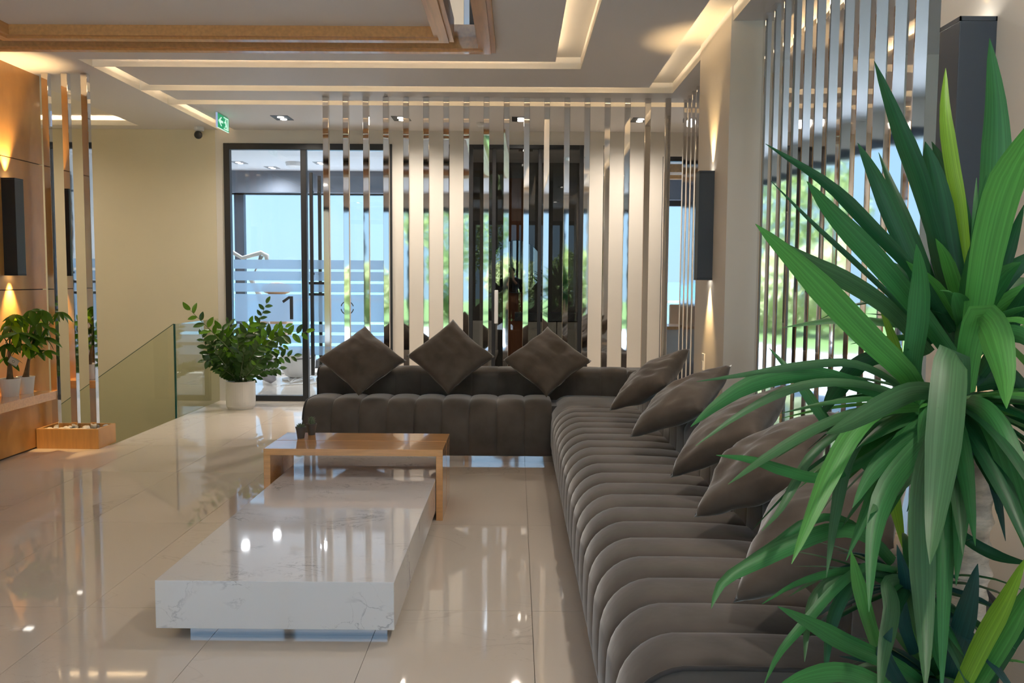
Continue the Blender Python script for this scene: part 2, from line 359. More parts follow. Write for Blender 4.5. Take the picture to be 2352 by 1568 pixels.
# ------------------------------------------------------------------ doors and the rooms beyond
d1 = empty('door_1', ((D1[0]+D1[1])/2, YB, 0), kind='structure')
ya, yb = YB-.02, YB+.05
for b in [(D1[0], D1[0]+.065, ya, yb, 0, D1[2]), (D1[1]-.065, D1[1], ya, yb, 0, D1[2]), (D1[0]+.065, D1[1]-.065, ya, yb, D1[2]-.066, D1[2]),
          (-2.306, -2.245, ya, yb, 0, D1[2]-.066), (D1[0]+.065, -2.306, ya, yb, 0, .062)]: box('frame', b, DARK if 0 else BLACK, d1, bevel=.003)
pl = box('pane', (D1[0]+.065, -2.306, YB+.01, YB+.02, .062, D1[2]-.066), GLASS, d1)
pr = box('pane', (-2.245, D1[1]-.065, YB+.025, YB+.035, .01, D1[2]-.07), GLASS, d1)
bands = [(1.430, 1.528), (1.304, 1.403), (1.183, 1.276), (.864, 1.159), (.751, .836), (.633, .718), (.50, .60)]
for z0, z1 in bands:
    box('frosted_band', (D1[0]+.085, -2.315, YB+.004, YB+.008, z0, z1), FROST, pl)
    box('frosted_band', (-2.235, D1[1]-.07, YB+.019, YB+.023, z0, z1), FROST, pr)
for xx, zt, zb in ((-2.187, 2.45, .29), (-2.128, 2.43, .31)):
    h = MB(); yy = YB-.045 if xx < -2.15 else YB+.085
    h.box(xx-.017, xx+.017, yy-.017, yy+.017, zb, zt); 
    for z in (2.25, 1.38, .5): h.box(xx-.012, xx+.012, min(yy, YB+.03), max(yy, YB+.03), z-.012, z+.012)
    h.build('handle', BLACK, d1, bevel=.004)
for z in (1.28, 1.16):
    box('lock_bar', (-2.235, -2.06, YB+.008, YB+.018, z-.014, z+.014), BLACK, pr)
INK = mat('dark_film', (.035, .038, .045), .5)
q = [(-.060, .085), (-.060, .113)]
def glyph(parent, cx, cz, y, polys, m, name):
    b = MB()
    for P in polys: b.prism([(cx+a, y, cz+c) for a, c in P], (0, -.003, 0))
    return b.build(name, m, parent)
glyph(pl, -2.462, 1.013, YB+.003, [[(-.062, .075), (-.048, .050), (.018, .098), (.018, .118), (.008, .124)], [(.020, -.124), (.056, -.124), (.056, .124), (.008, .124), (.020, .095)]], INK, 'number_one')
def arcpoly(r, a0, a1, w, ex=1.0, ez=1.0, n=12):
    o = [((r+w/2)*ex*math.cos(a), (r+w/2)*ez*math.sin(a)) for a in [math.radians(a0+(a1-a0)*k/n) for k in range(n+1)]]
    i = [((r-w/2)*ex*math.cos(a), (r-w/2)*ez*math.sin(a)) for a in [math.radians(a0+(a1-a0)*k/n) for k in range(n+1)]]
    return o+i[::-1]
def quads(poly):
    n = len(poly)//2; return [[poly[k], poly[k+1], poly[-k-2], poly[-k-1]] for k in range(n-1)]
em = []
em += quads(arcpoly(.066, 12, 82, .010)); em += quads(arcpoly(.066, 98, 168, .010))
em += quads(arcpoly(.068, 192, 262, .010, 1, 1.1)); em += quads(arcpoly(.068, 272, 348, .010, 1, 1.1)); em += quads(arcpoly(.036, 200, 345, .010))
glyph(pr, -1.825, 1.02, YB+.018, em, INK, 'emblem')

d2 = empty('door_2', ((D2[0]+D2[1])/2, YB, 0), kind='structure')
for b in [(D2[0], D2[0]+.045, ya, yb, 0, D2[2]), (D2[1]-.05, D2[1], ya, yb, 0, D2[2]), (D2[0]+.045, D2[1]-.05, ya, yb, D2[2]-.04, D2[2]), (-.265, -.225, ya+.01, yb, 0, D2[2]-.04), (.225, .262, ya+.01, yb, 0, D2[2]-.04)]:
    box('frame', b, BLACK, d2, bevel=.003)
for a, b in ((D2[0]+.045, -.265), (-.225, .225), (.262, D2[1]-.05)): box('smoked_pane', (a, b, YB+.015, YB+.025, .01, D2[2]-.04), SMOKE, d2)
box('handle', (-.235, -.195, YB-.06, YB-.035, .86, 1.22), WHITE, d2, bevel=.008)['label'] = 'white vertical pull handle'
d3 = empty('door_3', (D3[0], YB, 0), kind='structure')
for b in [(D3[0]+.0, D3[0]+.035, ya, yb, 0, D3[2]), (D3[1]-.05, D3[1], ya, yb, 0, D3[2]), (D3[0]+.035, D3[1]-.05, ya, yb, D3[2]-.05, D3[2])]: box('frame', b, BLACK, d3, bevel=.003)
box('pane', (D3[0]+.035, D3[1]-.05, YB+.015, YB+.025, .01, D3[2]-.05), GLASS, d3)
# shell of the rooms beyond
RW = mat('office_wall', (.70, .70, .70), .5); GW = mat('bath_wall', (.13, .13, .13), .5)
OC = mat('office_ceiling', (.74, .76, .80), .6)
wall('wall_office_left', [(-4.6, -4.45, YT, 12.8, 0, ZR)], RW); wall('wall_office_right', [(-1.30, -1.2, YT, 12.8, 0, ZR)], RW)
wall('wall_bath_back', [(-1.2, 1.4, 11.45, 11.6, 0, ZR)], GW); wall('wall_bath_right', [(1.4, 1.5, YT, 12.8, 0, ZR)], RW)
wall('wall_study_right', [(3.2, 3.35, YB, 12.8, 0, ZR)], RW)
wall('ceiling_office', [(-4.6, 3.35, YT, 12.8, ZC-.02, ZC+.15)], OC)
HEAD = mat('blind_box_grey', (.16, .18, .22), .6)
wn = empty('window_2', (-2.8, 12.62, 0), kind='structure')
box('blind_box', (-4.45, -1.3, 12.45, 12.6, 2.57, 2.88), HEAD, wn)
box('sill', (-4.45, -1.3, 12.55, 12.75, 0, .12), BLACK, wn)
for a, b in ((-4.45, -4.35), (-4.16, -4.02), (-1.42, -1.30)): box('frame', (a, b, 12.6, 12.7, .12, 2.9), DARK, wn)
box('frame', (-4.45, -1.3, 12.6, 12.7, 2.55, 2.62), BLACK, wn)
box('pane', (-4.35, -1.42, 12.64, 12.65, .12, 2.55), GLASS, wn)
w3 = empty('window_3', (2.4, 12.62, 0), kind='structure')
box('blind_box', (1.5, 3.2, 12.45, 12.6, 2.50, 2.80), HEAD, w3); box('frame', (1.5, 3.2, 12.6, 12.7, 2.42, 2.50), BLACK, w3)
box('frame', (2.08, 2.12, 12.6, 12.7, 0, 2.45), BLACK, w3)
box('pane', (1.5, 3.2, 12.64, 12.65, .02, 2.42), GLASS, w3)
struct('trim_1', (1.5, 3.2, 10.9, 11.2, 2.70, 2.80), OAK); struct('trim_2', (1.5, 3.2, 11.6, 11.72, 2.70, 2.76), OAK)
bal = empty('balcony_rail', (-1, 14, 0), 'white metal balcony rail outside the far windows', 'railing')
box('top_bar', (-8, 8, 14.0, 14.04, .96, 1.0), WHITE, bal)
for k in range(9): box('upright', (-8+k*1.97, -7.97+k*1.97, 14.0, 14.03, -.1, .96), WHITE, bal)
struct('floor_balcony', (-8, 8, 12.82, 14.2, -.3, -.02), mat('balcony_tile', (.6, .6, .6), .5))
sea = MB().box(-15000, 15000, 300, 15000, -45, -40).build('sea', mat('sea_water', (.10, .30, .42), .25, bump=.4, bump_scale=.05))
tag(sea, 'calm blue sea stretching to the horizon beyond the far windows', 'sea', kind='stuff')

# downlights
NDL = [0]
def downlight(x, y, z, label, group, hm=BLACK, power=DOWN_W, col=NEUT, lens=LEMIT, lampon=True, spot=math.radians(165)):
    t = empty('downlight', (x, y, z), label, 'ceiling light', group)
    MB().box(x-.085, x+.085, y-.12, y+.12, z-.004, z+.004).build('housing', hm, t, bevel=.001)
    for dy in (-.055, .055):
        MB().lathe([(.0, 0), (.032, 0), (.032, .004), (.0, .004)], (x, y+dy, z-.009), 20, cap=False).build('lens', lens, t)
    if lampon: lamp('downlight_lamp', 'SPOT', (0, 0, -.02), power*10, col, parent=t, spot_size=spot, spot_blend=1.0, shadow_soft_size=.05)
for x, lb in zip((-2.31, -1.14, .03, 1.20), ('square two-lamp downlight above the glazed door, left of the chrome posts', 'square two-lamp downlight second from the left in the corridor ceiling', 'square two-lamp downlight above the smoked glass door', 'square two-lamp downlight at the right end of the corridor ceiling')):
    downlight(x, 8.47, ZC, lb, 'corridor downlights')
for i, (x, y, z) in enumerate([(-3.3, .6, ZC), (-3.3, 3.4, ZC), (.77, 1.0, ZC), (.77, 3.8, ZC), (-4.5, 6.85, ZC), (-5.1, 8.1, ZR)]):  # first four are added out of view as fill for the lobby
    downlight(x, y, z, 'square two-lamp downlight ' + ('added for fill, left of the oak ceiling frame near the entrance', 'added for fill, left of the oak ceiling frame further in', 'added for fill above the near end of the right sofa run', 'added for fill above the middle of the right sofa run', 'above the near edge of the staircase', 'in the recess over the staircase')[i], 'lobby downlights above the picture', power=3.2 if i > 3 else 4)
for i, (x, y) in enumerate([(-3.75, 11.6), (-3.45, 12.1), (-2.65, 11.6)]):
    downlight(x, y, ZC-.02, ('square downlight nearest the door frame corner in the office ceiling', 'square downlight closest to the dark blind box in the office', 'square downlight right of the mullion in the office ceiling')[i], 'office downlights', hm=mat('grey_trim', (.25, .26, .28), .5), power=5, col=(.9, .95, 1), lens=LEMITW)
downlight(.1, 10.3, ZC-.02, 'downlight in the washroom ceiling behind the smoked door', None, power=1.2)
sd = MB().lathe([(.0, -.045), (.03, -.045), (.045, -.03), (.055, -.012), (.055, 0), (0, 0)], (-.36, 8.68, ZC), 20, cap=False).build('smoke_detector', WHITE, smooth=False)
tag(sd, 'small white round smoke detector on the corridor ceiling', 'smoke detector')
sd2 = MB().lathe([(.0, -.07), (.06, -.07), (.10, -.05), (.11, -.02), (.11, 0), (0, 0)], (-3.0, 11.55, ZC-.02), 24, cap=False).build('smoke_detector', WHITE)
tag(sd2, 'grey-white round ceiling sensor in the office ceiling beside the mullion', 'smoke detector')
# security camera
sc_ = empty('security_camera', (-3.33, 9.0, ZC), 'small black and white dome camera under the ceiling by the door corner', 'camera')
MB().lathe([(0, 0), (.05, 0), (.05, -.03), (.04, -.04), (0, -.04)], (-3.33, 9.02, ZC), 20, cap=False).build('base', WHITE, sc_)
MB().sphere((-3.33, 8.99, ZC-.085), .042, 18).build('dome', BLACK, sc_, smooth=True)
MB().lathe([(.0, 0), (.018, 0), (.02, .05), (0, .05)], (-3.33, 9.01, ZC-.06), 14, cap=False).build('neck', WHITE, sc_)
# exit sign: seen obliquely, faces +X
es = empty('exit_sign', (-2.84, 8.33, ZC), 'green hanging exit sign with white arrow and running figure', 'sign')
GREEN = mat('exit_green', (.0, .22, .09), .4, emit=(.0, .30, .12), estr=.5); SIGNW = mat('exit_white', (.75, .9, .82), .4, emit=(.55, .8, .68), estr=.5)
sx = -2.84; sz = 2.757
box('plate', (sx-.012, sx, 8.17, 8.49, sz, sz+.132), GREEN, es); box('edge_glass', (sx-.014, sx+.002, 8.162, 8.17, sz-.004, sz+.136), mat('sign_edge', (.5, .62, .9), .2, emit=(.3, .4, .7), estr=.4), es)
box('edge_bottom', (sx-.013, sx+.001, 8.17, 8.49, sz-.004, sz), SIGNW, es); box('bracket', (sx-.01, sx-.002, 8.20, 8.46, sz+.132, ZC), mat('acrylic', (.55, .6, .55), .2), es)
def sg(polys, name):
    b = MB()
    for P in polys: b.prism([(sx+.001, 8.17+a*.32, sz+c*.132) for a, c in P], (.003, 0, 0))
    b.build(name, SIGNW, es)
sg([[(.06, .5), (.28, .82), (.34, .82), (.23, .58), (.23, .42), (.34, .18), (.28, .18)], [(.22, .58), (.44, .58), (.44, .42), (.22, .42)]], 'arrow')
sg([[(.52, .06), (.92, .06), (.92, .14), (.52, .14)], [(.52, .86), (.92, .86), (.92, .93), (.52, .93)], [(.86, .14), (.92, .14), (.92, .86), (.86, .86)],
    [(.66, .70), (.74, .70), (.74, .82), (.66, .82)], [(.62, .66), (.74, .66), (.78, .40), (.68, .38)], [(.54, .52), (.62, .66), (.66, .62), (.58, .48)], [(.68, .40), (.76, .40), (.72, .26), (.60, .20), (.58, .24), (.66, .29)], [(.72, .40), (.78, .40), (.82, .22), (.80, .14), (.76, .14), (.77, .24)]], 'running_figure')

# ------------------------------------------------------------------ chrome posts
pm = {}
def post(x, y, z0, label, group, z1=ZC):
    k = round(z0, 2)
    if k not in pm:
        me = bpy.data.meshes.new('chrome_post'); b = MB().box(-.025, .025, -.025, .025, 0, z1-z0); bmesh.ops.bevel(b.bm, geom=b.bm.edges[:], offset=.002, segments=1, affect='EDGES')
        bmesh.ops.recalc_face_normals(b.bm, faces=b.bm.faces); b.bm.to_mesh(me); b.bm.free(); me.materials.append(CHROME); pm[k] = me
    o = bpy.data.objects.new('chrome_post', pm[k]); COL.objects.link(o); o.location = (x, y, z0); tag(o, label, 'post', group); return o
ORD = ['first', 'second', 'third', 'fourth', 'fifth', 'sixth', 'seventh', 'eighth', 'ninth', 'tenth', 'eleventh', 'twelfth', 'thirteenth', 'fourteenth', 'fifteenth', 'sixteenth', 'seventeenth', 'eighteenth']
prng = random.Random(3)
for k in range(18):
    o = post(-1.662+.1742*k, 7.495, 0, 'square mirror-chrome post behind the sofa, %s from the left' % ORD[k], 'chrome posts behind the back of the sofa')
    o.rotation_euler.z = prng.uniform(-.012, .012)
for k in range(6):
    post(1.47, 7.545-.1742*(k+1)+.1742, 0, 'square mirror-chrome post turning the corner, %s from the corner' % ORD[k], 'chrome posts between corner and pier')
for k in range(12):
    o = post(1.47, 5.125-.1742*k, 0, 'square mirror-chrome post in the right wall niche, %s from its far end' % ORD[k], 'chrome posts in the right wall niche')
    o.rotation_euler.z = prng.uniform(-.02, .02)
for k in range(3):
    post(-3.655+.152*k, 6.70+.0*k, .116, 'square mirror-chrome post in the oak planter, %s' % ('nearest the oak wall', 'the middle one', 'nearest the staircase')[k], 'chrome posts in the oak planter')
# planter and pebbles
plt = empty('planter_box', (-3.48, 6.6, 0), 'low oak planter box filled with white pebbles under three chrome posts', 'planter')
px0, px1, py0, py1 = -3.72, -3.235, 6.515, 6.80
box('front_board', (px0, px1, py0, py0+.02, 0, .155), OAKV, plt, bevel=.002); box('back_board', (px0, px1, py1-.02, py1, 0, .155), OAKV, plt, bevel=.002)
box('side_board', (px0, px0+.02, py0+.02, py1-.02, 0, .155), OAKV, plt); box('side_board', (px1-.02, px1, py0+.02, py1-.02, 0, .155), OAKV, plt)
box('bottom_board', (px0+.02, px1-.02, py0+.02, py1-.02, 0, .03), OAKV, plt)
PEB = mat('white_pebble', (.80, .77, .72), .6, noise_amt=.1, noise_scale=30)
box('gravel_bed', (px0+.02, px1-.02, py0+.02, py1-.02, .03, .115), PEB, plt)
pebm = []
for v in range(4):
    b = MB().sphere((0, 0, 0), .024, 10, (1, .8, .62))
    for vv in b.bm.verts: vv.co += Vector((noise.noise(vv.co*40+Vector((v, 0, 0))), noise.noise(vv.co*40+Vector((0, v, 5))), 0))*.006
    me = bpy.data.meshes.new('pebble'); b.bm.to_mesh(me); b.bm.free(); me.materials.append(PEB); [setattr(p_, 'use_smooth', True) for p_ in me.polygons]; pebm.append(me)
for i in range(9):
    for j in range(4):
        x = px0+.05+i*.048; y = py0+.05+j*.058
        if any(abs(x+prng.uniform(0, 0)-(-3.655+.152*k)) < .045 and abs(y-6.70) < .05 for k in range(3)): continue
        o = bpy.data.objects.new('pebble', pebm[(i+j) % 4]); COL.objects.link(o); o.location = (x+prng.uniform(-.006, .006), y+prng.uniform(-.006, .006), .126+prng.uniform(0, .014))
        o.rotation_euler = (prng.uniform(-.2, .2), prng.uniform(-.2, .2), prng.uniform(0, 3)); s = prng.uniform(.85, 1.25); o.scale = (s, s, s)
        tag(o, 'white rounded pebble lying in the oak planter', 'pebble', 'white pebbles in the oak planter')

# glass balustrade of the stair
gb = empty('glass_balustrade', (XWELL, 8.4, 0), 'clear greenish glass guard beside the staircase opening', 'balustrade')
box('glass_panel', (XWELL-.012, XWELL, 7.995, YB-.005, -.2, .894), GREENG, gb)
box('glass_edge', (XWELL-.015, XWELL+.002, 7.985, 7.995, -.2, .896), GEDGE, gb)
b = MB().prism([(XWELL-.02, 8.0, .894), (XWELL-.02, 8.0, -.2), (-5.5, 8.0, -1.75), (-5.5, 8.0, -.71)], (0, .012, 0)); b.build('sloping_glass_panel', GREENG, gb)
b = MB().prism([(XWELL-.02, 8.001, .897), (XWELL-.02, 8.001, .892), (-5.5, 8.001, -.715), (-5.5, 8.001, -.71)], (0, .010, 0)); b.build('sloping_top_edge', GEDGE, gb)

# ------------------------------------------------------------------ wall lights
def sconce(xw, y, sgn, label, w=.11, z0=1.34, z1=2.05, p=.10, en=9, nosun=False):
    t = empty('wall_light', (xw, y, (z0+z1)/2), label, 'wall light', 'dark up-and-down wall lights')
    xa, xb = sorted((xw, xw+sgn*p))
    b = MB(); b.box(xa, xb, y-w/2, y+w/2, z0+.012, z1-.012); b.build('housing', BLACK if sgn > 0 else DARK, t, bevel=.002)
    for zz in ((z0, z0+.012), (z1-.012, z1)):
        r = MB()
        r.box(xa, xb, y-w/2, y-w/2+.004, *zz).box(xa, xb, y+w/2-.004, y+w/2, *zz).box(xa, xa+.004, y-w/2, y+w/2, *zz).box(xb-.004, xb, y-w/2, y+w/2, *zz)
        r.build('rim', BLACK if sgn > 0 else DARK, t)
    for zz in (z0+.008, z1-.012): MB().box(xa+.02, xb-.02, y-w/2+.02, y+w/2-.02, zz, zz+.004).build('lens', LEMIT, t)
    for dz, rx in (((z1-z0)/2+.01, PI), (-(z1-z0)/2-.01, 0)):
        lamp('wall_light_lamp', 'SPOT', (sgn*.035, 0, dz), en*5, (1, .66, .30), parent=t, rot=(rx, 0, 0), spot_size=math.radians(62), spot_blend=.9, shadow_soft_size=.012)
sconce(-3.76, 6.30, 1, 'black box wall light on the oak wall at the left edge', en=8)
sconce(XR, 5.66, -1, 'dark grey box wall light on the pier beside the chrome posts', en=5)
sconce(XR, 2.40, -1, 'large dark box wall light behind the tall yucca at the right', en=2.5)
ou = empty('wall_socket', (XR, 5.80, .77), 'small white wall switch plate low on the pier', 'switch')
box('plate', (XR-.008, XR, 5.765, 5.835, .70, .84), WHITE, ou, bevel=.002); box('rocker', (XR-.012, XR-.008, 5.782, 5.818, .73, .79), WHITE, ou)

# ------------------------------------------------------------------ sofa
def arc(cx, cz, r, a0, a1, n): return [(cx+r*math.cos(math.radians(a0+(a1-a0)*k/n)), cz+r*math.sin(math.radians(a0+(a1-a0)*k/n))) for k in range(n+1)]
SEAT = [(.64, .405), (.60, .420), (.5, .430), (.38, .434), (.26, .436)] + arc(.155, .283, .153, 85, 180, 9) + [(0, .21), (.002, .13), (.006, .07), (.02, .048), (.05, .045)]
BACK = [(.26, .06), (.26, .3), (.26, .50)] + arc(.18, .56, .08, 0, 90, 5) + [(.13, .642)] + arc(.08, .56, .08, 90, 180, 5) + [(.002, .48), (.0, .42), (.01, .39)]
def channel(prof, w, puff, mode, pw=2.4, nu=11, rough=0):
    bm = bmesh.new(); n = len(prof); N = []
    for i in range(n):
        a = prof[max(0, i-1)]; c = prof[min(n-1, i+1)]; dx, dz = c[0]-a[0], c[1]-a[1]; L = math.hypot(dx, dz)
        N.append((-dz/L, dx/L) if mode[0] != 'b' else (dz/L*-1, dx/L))
    # outward sign: choose so that normals point away from the profile centroid
    cx = sum(p[0] for p in prof)/n; cz = sum(p[1] for p in prof)/n-.05
    rows = []
    for j in range(nu+1):
        t = -math.cos(PI*j/nu); u = (t+1)/2*w; d = puff*(1-abs(t)**pw)**.55-.003
        row = []
        for i, (a, z) in enumerate(prof):
            nx, nz = N[i]
            if nx*(a-cx)+nz*(z-cz) < 0: nx, nz = -nx, -nz
            if z < .10: d *= .25
            aa, zz = a+nx*d, z+nz*d
            row.append(bm.verts.new((u, aa, zz) if mode[1] == 'x' else (aa, u, zz)))
        rows.append(row)
    for a, b in zip(rows, rows[1:]):
        for i in range(n-1): bm.faces.new((a[i], a[i+1], b[i+1], b[i]))
    bmesh.ops.recalc_face_normals(bm, faces=bm.faces)
    # make sure the normals face outwards
    bm.normal_update(); f = max(bm.faces, key=lambda f: f.calc_center_median().z)
    if f.normal.z < 0: bmesh.ops.reverse_faces(bm, faces=bm.faces)
    me = bpy.data.meshes.new('channel'); bm.to_mesh(me); bm.free(); me.materials.append(VELV)
    for p_ in me.polygons: p_.use_smooth = True
    return me
sofa = empty('sofa', (0, 6.1, 0), 'L-shaped taupe velvet sofa with vertical channel tufting on a chrome plinth', 'sofa')
def put(name, me, loc):
    o = bpy.data.objects.new(name, me); COL.objects.link(o); o.parent = sofa; o.location = Vector(loc)-Vector(sofa.location); return o
SX0, SXF, SYF, SYN = -1.545, .265, 6.125, 1.93
W9 = (SXF-SX0)/9
YJ = SYF+.47                       # the back section is a little shallower
SB = [(a if a < .3 else .3+(a-.3)*.6, z) for a, z in SEAT]
m1 = channel(SB, W9, .020, 'sx'); m2 = channel(SEAT, .2, .017, 'sy'); m3 = channel(SEAT, .66, .012, 'sy', pw=8, nu=20)
m4 = channel(BACK, W9, .016, 'bx'); m5 = channel(BACK, .2, .016, 'by')
for k in range(9): put('seat_channel', m1, (SX0+W9*k, SYF, 0)); put('backrest_channel', m4, (SX0+W9*k, YJ, 0))
for k in range(20): put('seat_channel', m2, (SXF, SYN+.2*k, 0)); put('backrest_channel', m5, (SXF+.60, SYN+.2*k, 0))
put('corner_seat', m3, (SXF, SYN+4.0, 0))
for k in range(3): put('backrest_channel', m5, (SXF+.60, SYN+4+.2*k, 0))
for k in range(3): put('backrest_channel', m4, (SXF+W9*k, YJ, 0))
box('corner_backrest', (SXF+.60, SXF+.86, YJ-.02, YJ+.26, .05, .635), VELV, sofa, bevel=.03)
b = MB(); b.box(SX0+.02, SXF+.8, SYF+.03, YJ+.24, .05, .30); b.box(SX0+.02, SXF+.8, SYF+.14, YJ+.24, .3, .40); b.box(SXF+.14, SXF+.8, SYN+.01, YJ+.2, .3, .40); b.box(SXF+.03, SXF+.84, SYN+.01, YJ+.2, .05, .30); b.box(SX0+.02, SXF+.8, YJ+.03, YJ+.23, .3, .60); b.box(SXF+.64, SXF+.83, SYN+.01, YJ+.2, .3, .60); b.build('inner_body', VELV, sofa)
b = MB(); b.box(SX0+.06, SXF+.05, SYF+.045, SYF+.065, 0, .052); b.box(SXF+.05, SXF+.07, SYN+.05, SYF+.065, 0, .052); b.box(SXF+.07, SXF+.8, SYN+.05, SYN+.07, 0, .052); b.box(SX0+.06, SX0+.08, SYF+.065, YJ+.2, 0, .052); b.build('chrome_plinth', CHROME, sofa)
def endcap(prof, x=None, y=None, t=.02, base=0, off=0):
    P = [(p_[0]+off, p_[1]) for p_ in prof]; P = P + [(P[0][0], .05)] if prof is SEAT or prof is SB else P+[(off, .06)]
    bb = MB(); pp = MB()
    if y is not None:
        bb.prism([(base+a, y, z) for a, z in P], (0, t, 0)); pp.tube([(base+a, y+.001, z) for a, z in [(p_[0]+off, p_[1]+.0) for p_ in prof]], .0065, 8)
    else:
        bb.prism([(x, base+a, z) for a, z in P], (t, 0, 0)); pp.tube([(x+.001, base+a, z) for a, z in [(p_[0]+off, p_[1]) for p_ in prof]], .0065, 8)
    bb.build('end_panel', VELV, sofa); pp.build('piping', PIPE, sofa, smooth=True)
SE = [(a, z+.008) for a, z in SEAT]
endcap(SEAT, y=SYN-.004, base=SXF-.008); endcap(BACK, y=SYN-.004, base=SXF+.60)
endcap(SB, x=SX0-.004, base=SYF-.008); endcap(BACK, x=SX0-.004, base=YJ)

def cushion(c, e1, e2, side, th, seed, label, group):
    e1 = Vector(e1).normalized(); e2 = Vector(e2); e2 = (e2-e1*e2.dot(e1)).normalized(); nrm = e2.cross(e1)
    bm = bmesh.new(); n = 26; g = {}
    for sgn in (1, -1):
        for i in range(n+1):
            for j in range(n+1):
                if sgn == -1 and (i in (0, n) or j in (0, n)): g[sgn, i, j] = g[1, i, j]; continue
                x, y = 2*i/n-1, 2*j/n-1
                pinch = 1-.075*((1-y*y)*abs(x)**2); pinch2 = 1-.075*((1-x*x)*abs(y)**2)
                h = th*((1-x*x)*(1-y*y))**.42
                P = Vector((x*pinch, y*pinch2, 0))*(side/2)
                q = Vector((x*1.6, y*1.6, seed*3.1+sgn))
                edge = (1-abs(x)**6)*(1-abs(y)**6)
                wr = noise.noise(q*1.1)*.020+noise.noise(Vector((x*5, y*2.2, seed+sgn*7)))*.010
                r_ = math.hypot(x, y); fold = math.exp(-((math.atan2(y, x)-PI*5/4+ (0 if y < 0 else 0))**2)*3)*0
                P.z = sgn*h+wr*edge*sgn + noise.noise(Vector((x*1.2, y*1.2, seed*5)))*.012
                P.x += noise.noise(Vector((y*2, seed, 1)))*.008; P.y += noise.noise(Vector((x*2, seed, 9)))*.008
                g[sgn, i, j] = bm.verts.new(P)
    for sgn in (1, -1):
        for i in range(n):
            for j in range(n):
                q = [g[sgn, i, j], g[sgn, i+1, j], g[sgn, i+1, j+1], g[sgn, i, j+1]]
                if len(set(q)) == 4: bm.faces.new(q if sgn == 1 else q[::-1])
    # square -> diamond: local x,y axes at 45 degrees to the diagonals
    ax = (e1+e2).normalized(); ay = (e1-e2).normalized(); az = ax.cross(ay)
    M = Matrix((ax, ay, az)).transposed().to_4x4()
    bmesh.ops.transform(bm, matrix=M, verts=bm.verts)
    bmesh.ops.recalc_face_normals(bm, faces=bm.faces)
    me = bpy.data.meshes.new('cushion'); bm.to_mesh(me); bm.free(); me.materials.append(CUSH)
    for p_ in me.polygons: p_.use_smooth = True
    t = empty('cushion', c, label, 'cushion', group)
    o = bpy.data.objects.new('cover', me); COL.objects.link(o); o.parent = t
    z = MB(); s2 = side/2*.955; pts = []
    for k in range(13):
        u = -1+2*k/12; pts.append((ax*(u*side/2*.93)+ay*(-side/2*(1-.07*(1-u*u)))) + Vector(c))
    z.tube(pts, .0022, 6).build('zip_seam', PIPE, t)
    return t
CG = 'taupe velvet scatter cushions on the sofa'
for (xc, zb, zt, tilt, sd_, lb) in ((-1.165, .465, .90, -.10, 1, 'crumpled taupe velvet cushion at the left end of the sofa back'), (-.495, .455, .985, .02, 2, 'taupe velvet cushion standing on its point in the middle of the sofa back'), (.235, .46, .915, .06, 3, 'taupe velvet cushion standing nearest the corner on the sofa back')):
    h = zt-zb; dl = .66; dy = min(.42, math.sqrt(max(.01, dl*dl-h*h))); yt = YJ+.06
    B = Vector((xc, yt-dy, zb)); T_ = Vector((xc, yt, zt)); c = (B+T_)/2; e1 = (T_-B).normalized()
    nn = Vector((0, -e1.z, e1.y))
    cushion(c+nn*.055, e1+Vector((tilt*.5, 0, 0)), (1, 0, tilt), .475, .085, sd_, lb, CG)
for (B, T_, tw, sd_, lb) in (((.647, 5.31, .475), (1.13, 5.38, .835), .1, 4, 'taupe cushion on the right seat run, farthest of the five, near the corner'), ((.633, 4.344, .475), (1.16, 4.40, .840), .12, 5, 'taupe cushion on the right seat run, second from the corner'),
                            ((.70, 3.50, .475), (1.19, 3.58, .835), -.05, 6, 'taupe cushion on the right seat run, middle of the five'), ((.70, 2.95, .47), (1.17, 3.02, .80), .08, 7, 'taupe cushion on the right seat run, second nearest the yucca'),
                            ((.63, 2.14, .475), (1.08, 2.22, .86), .0, 8, 'taupe cushion on the right seat run, nearest the camera behind the yucca')):
    B = Vector(B); T_ = Vector(T_); e1 = (T_-B).normalized(); nn = Vector((-e1.z, 0, e1.x)).normalized()
    cushion((B+T_)/2+nn*.07, e1, (-tw, 1, 0), .46, .08, sd_, lb, CG)

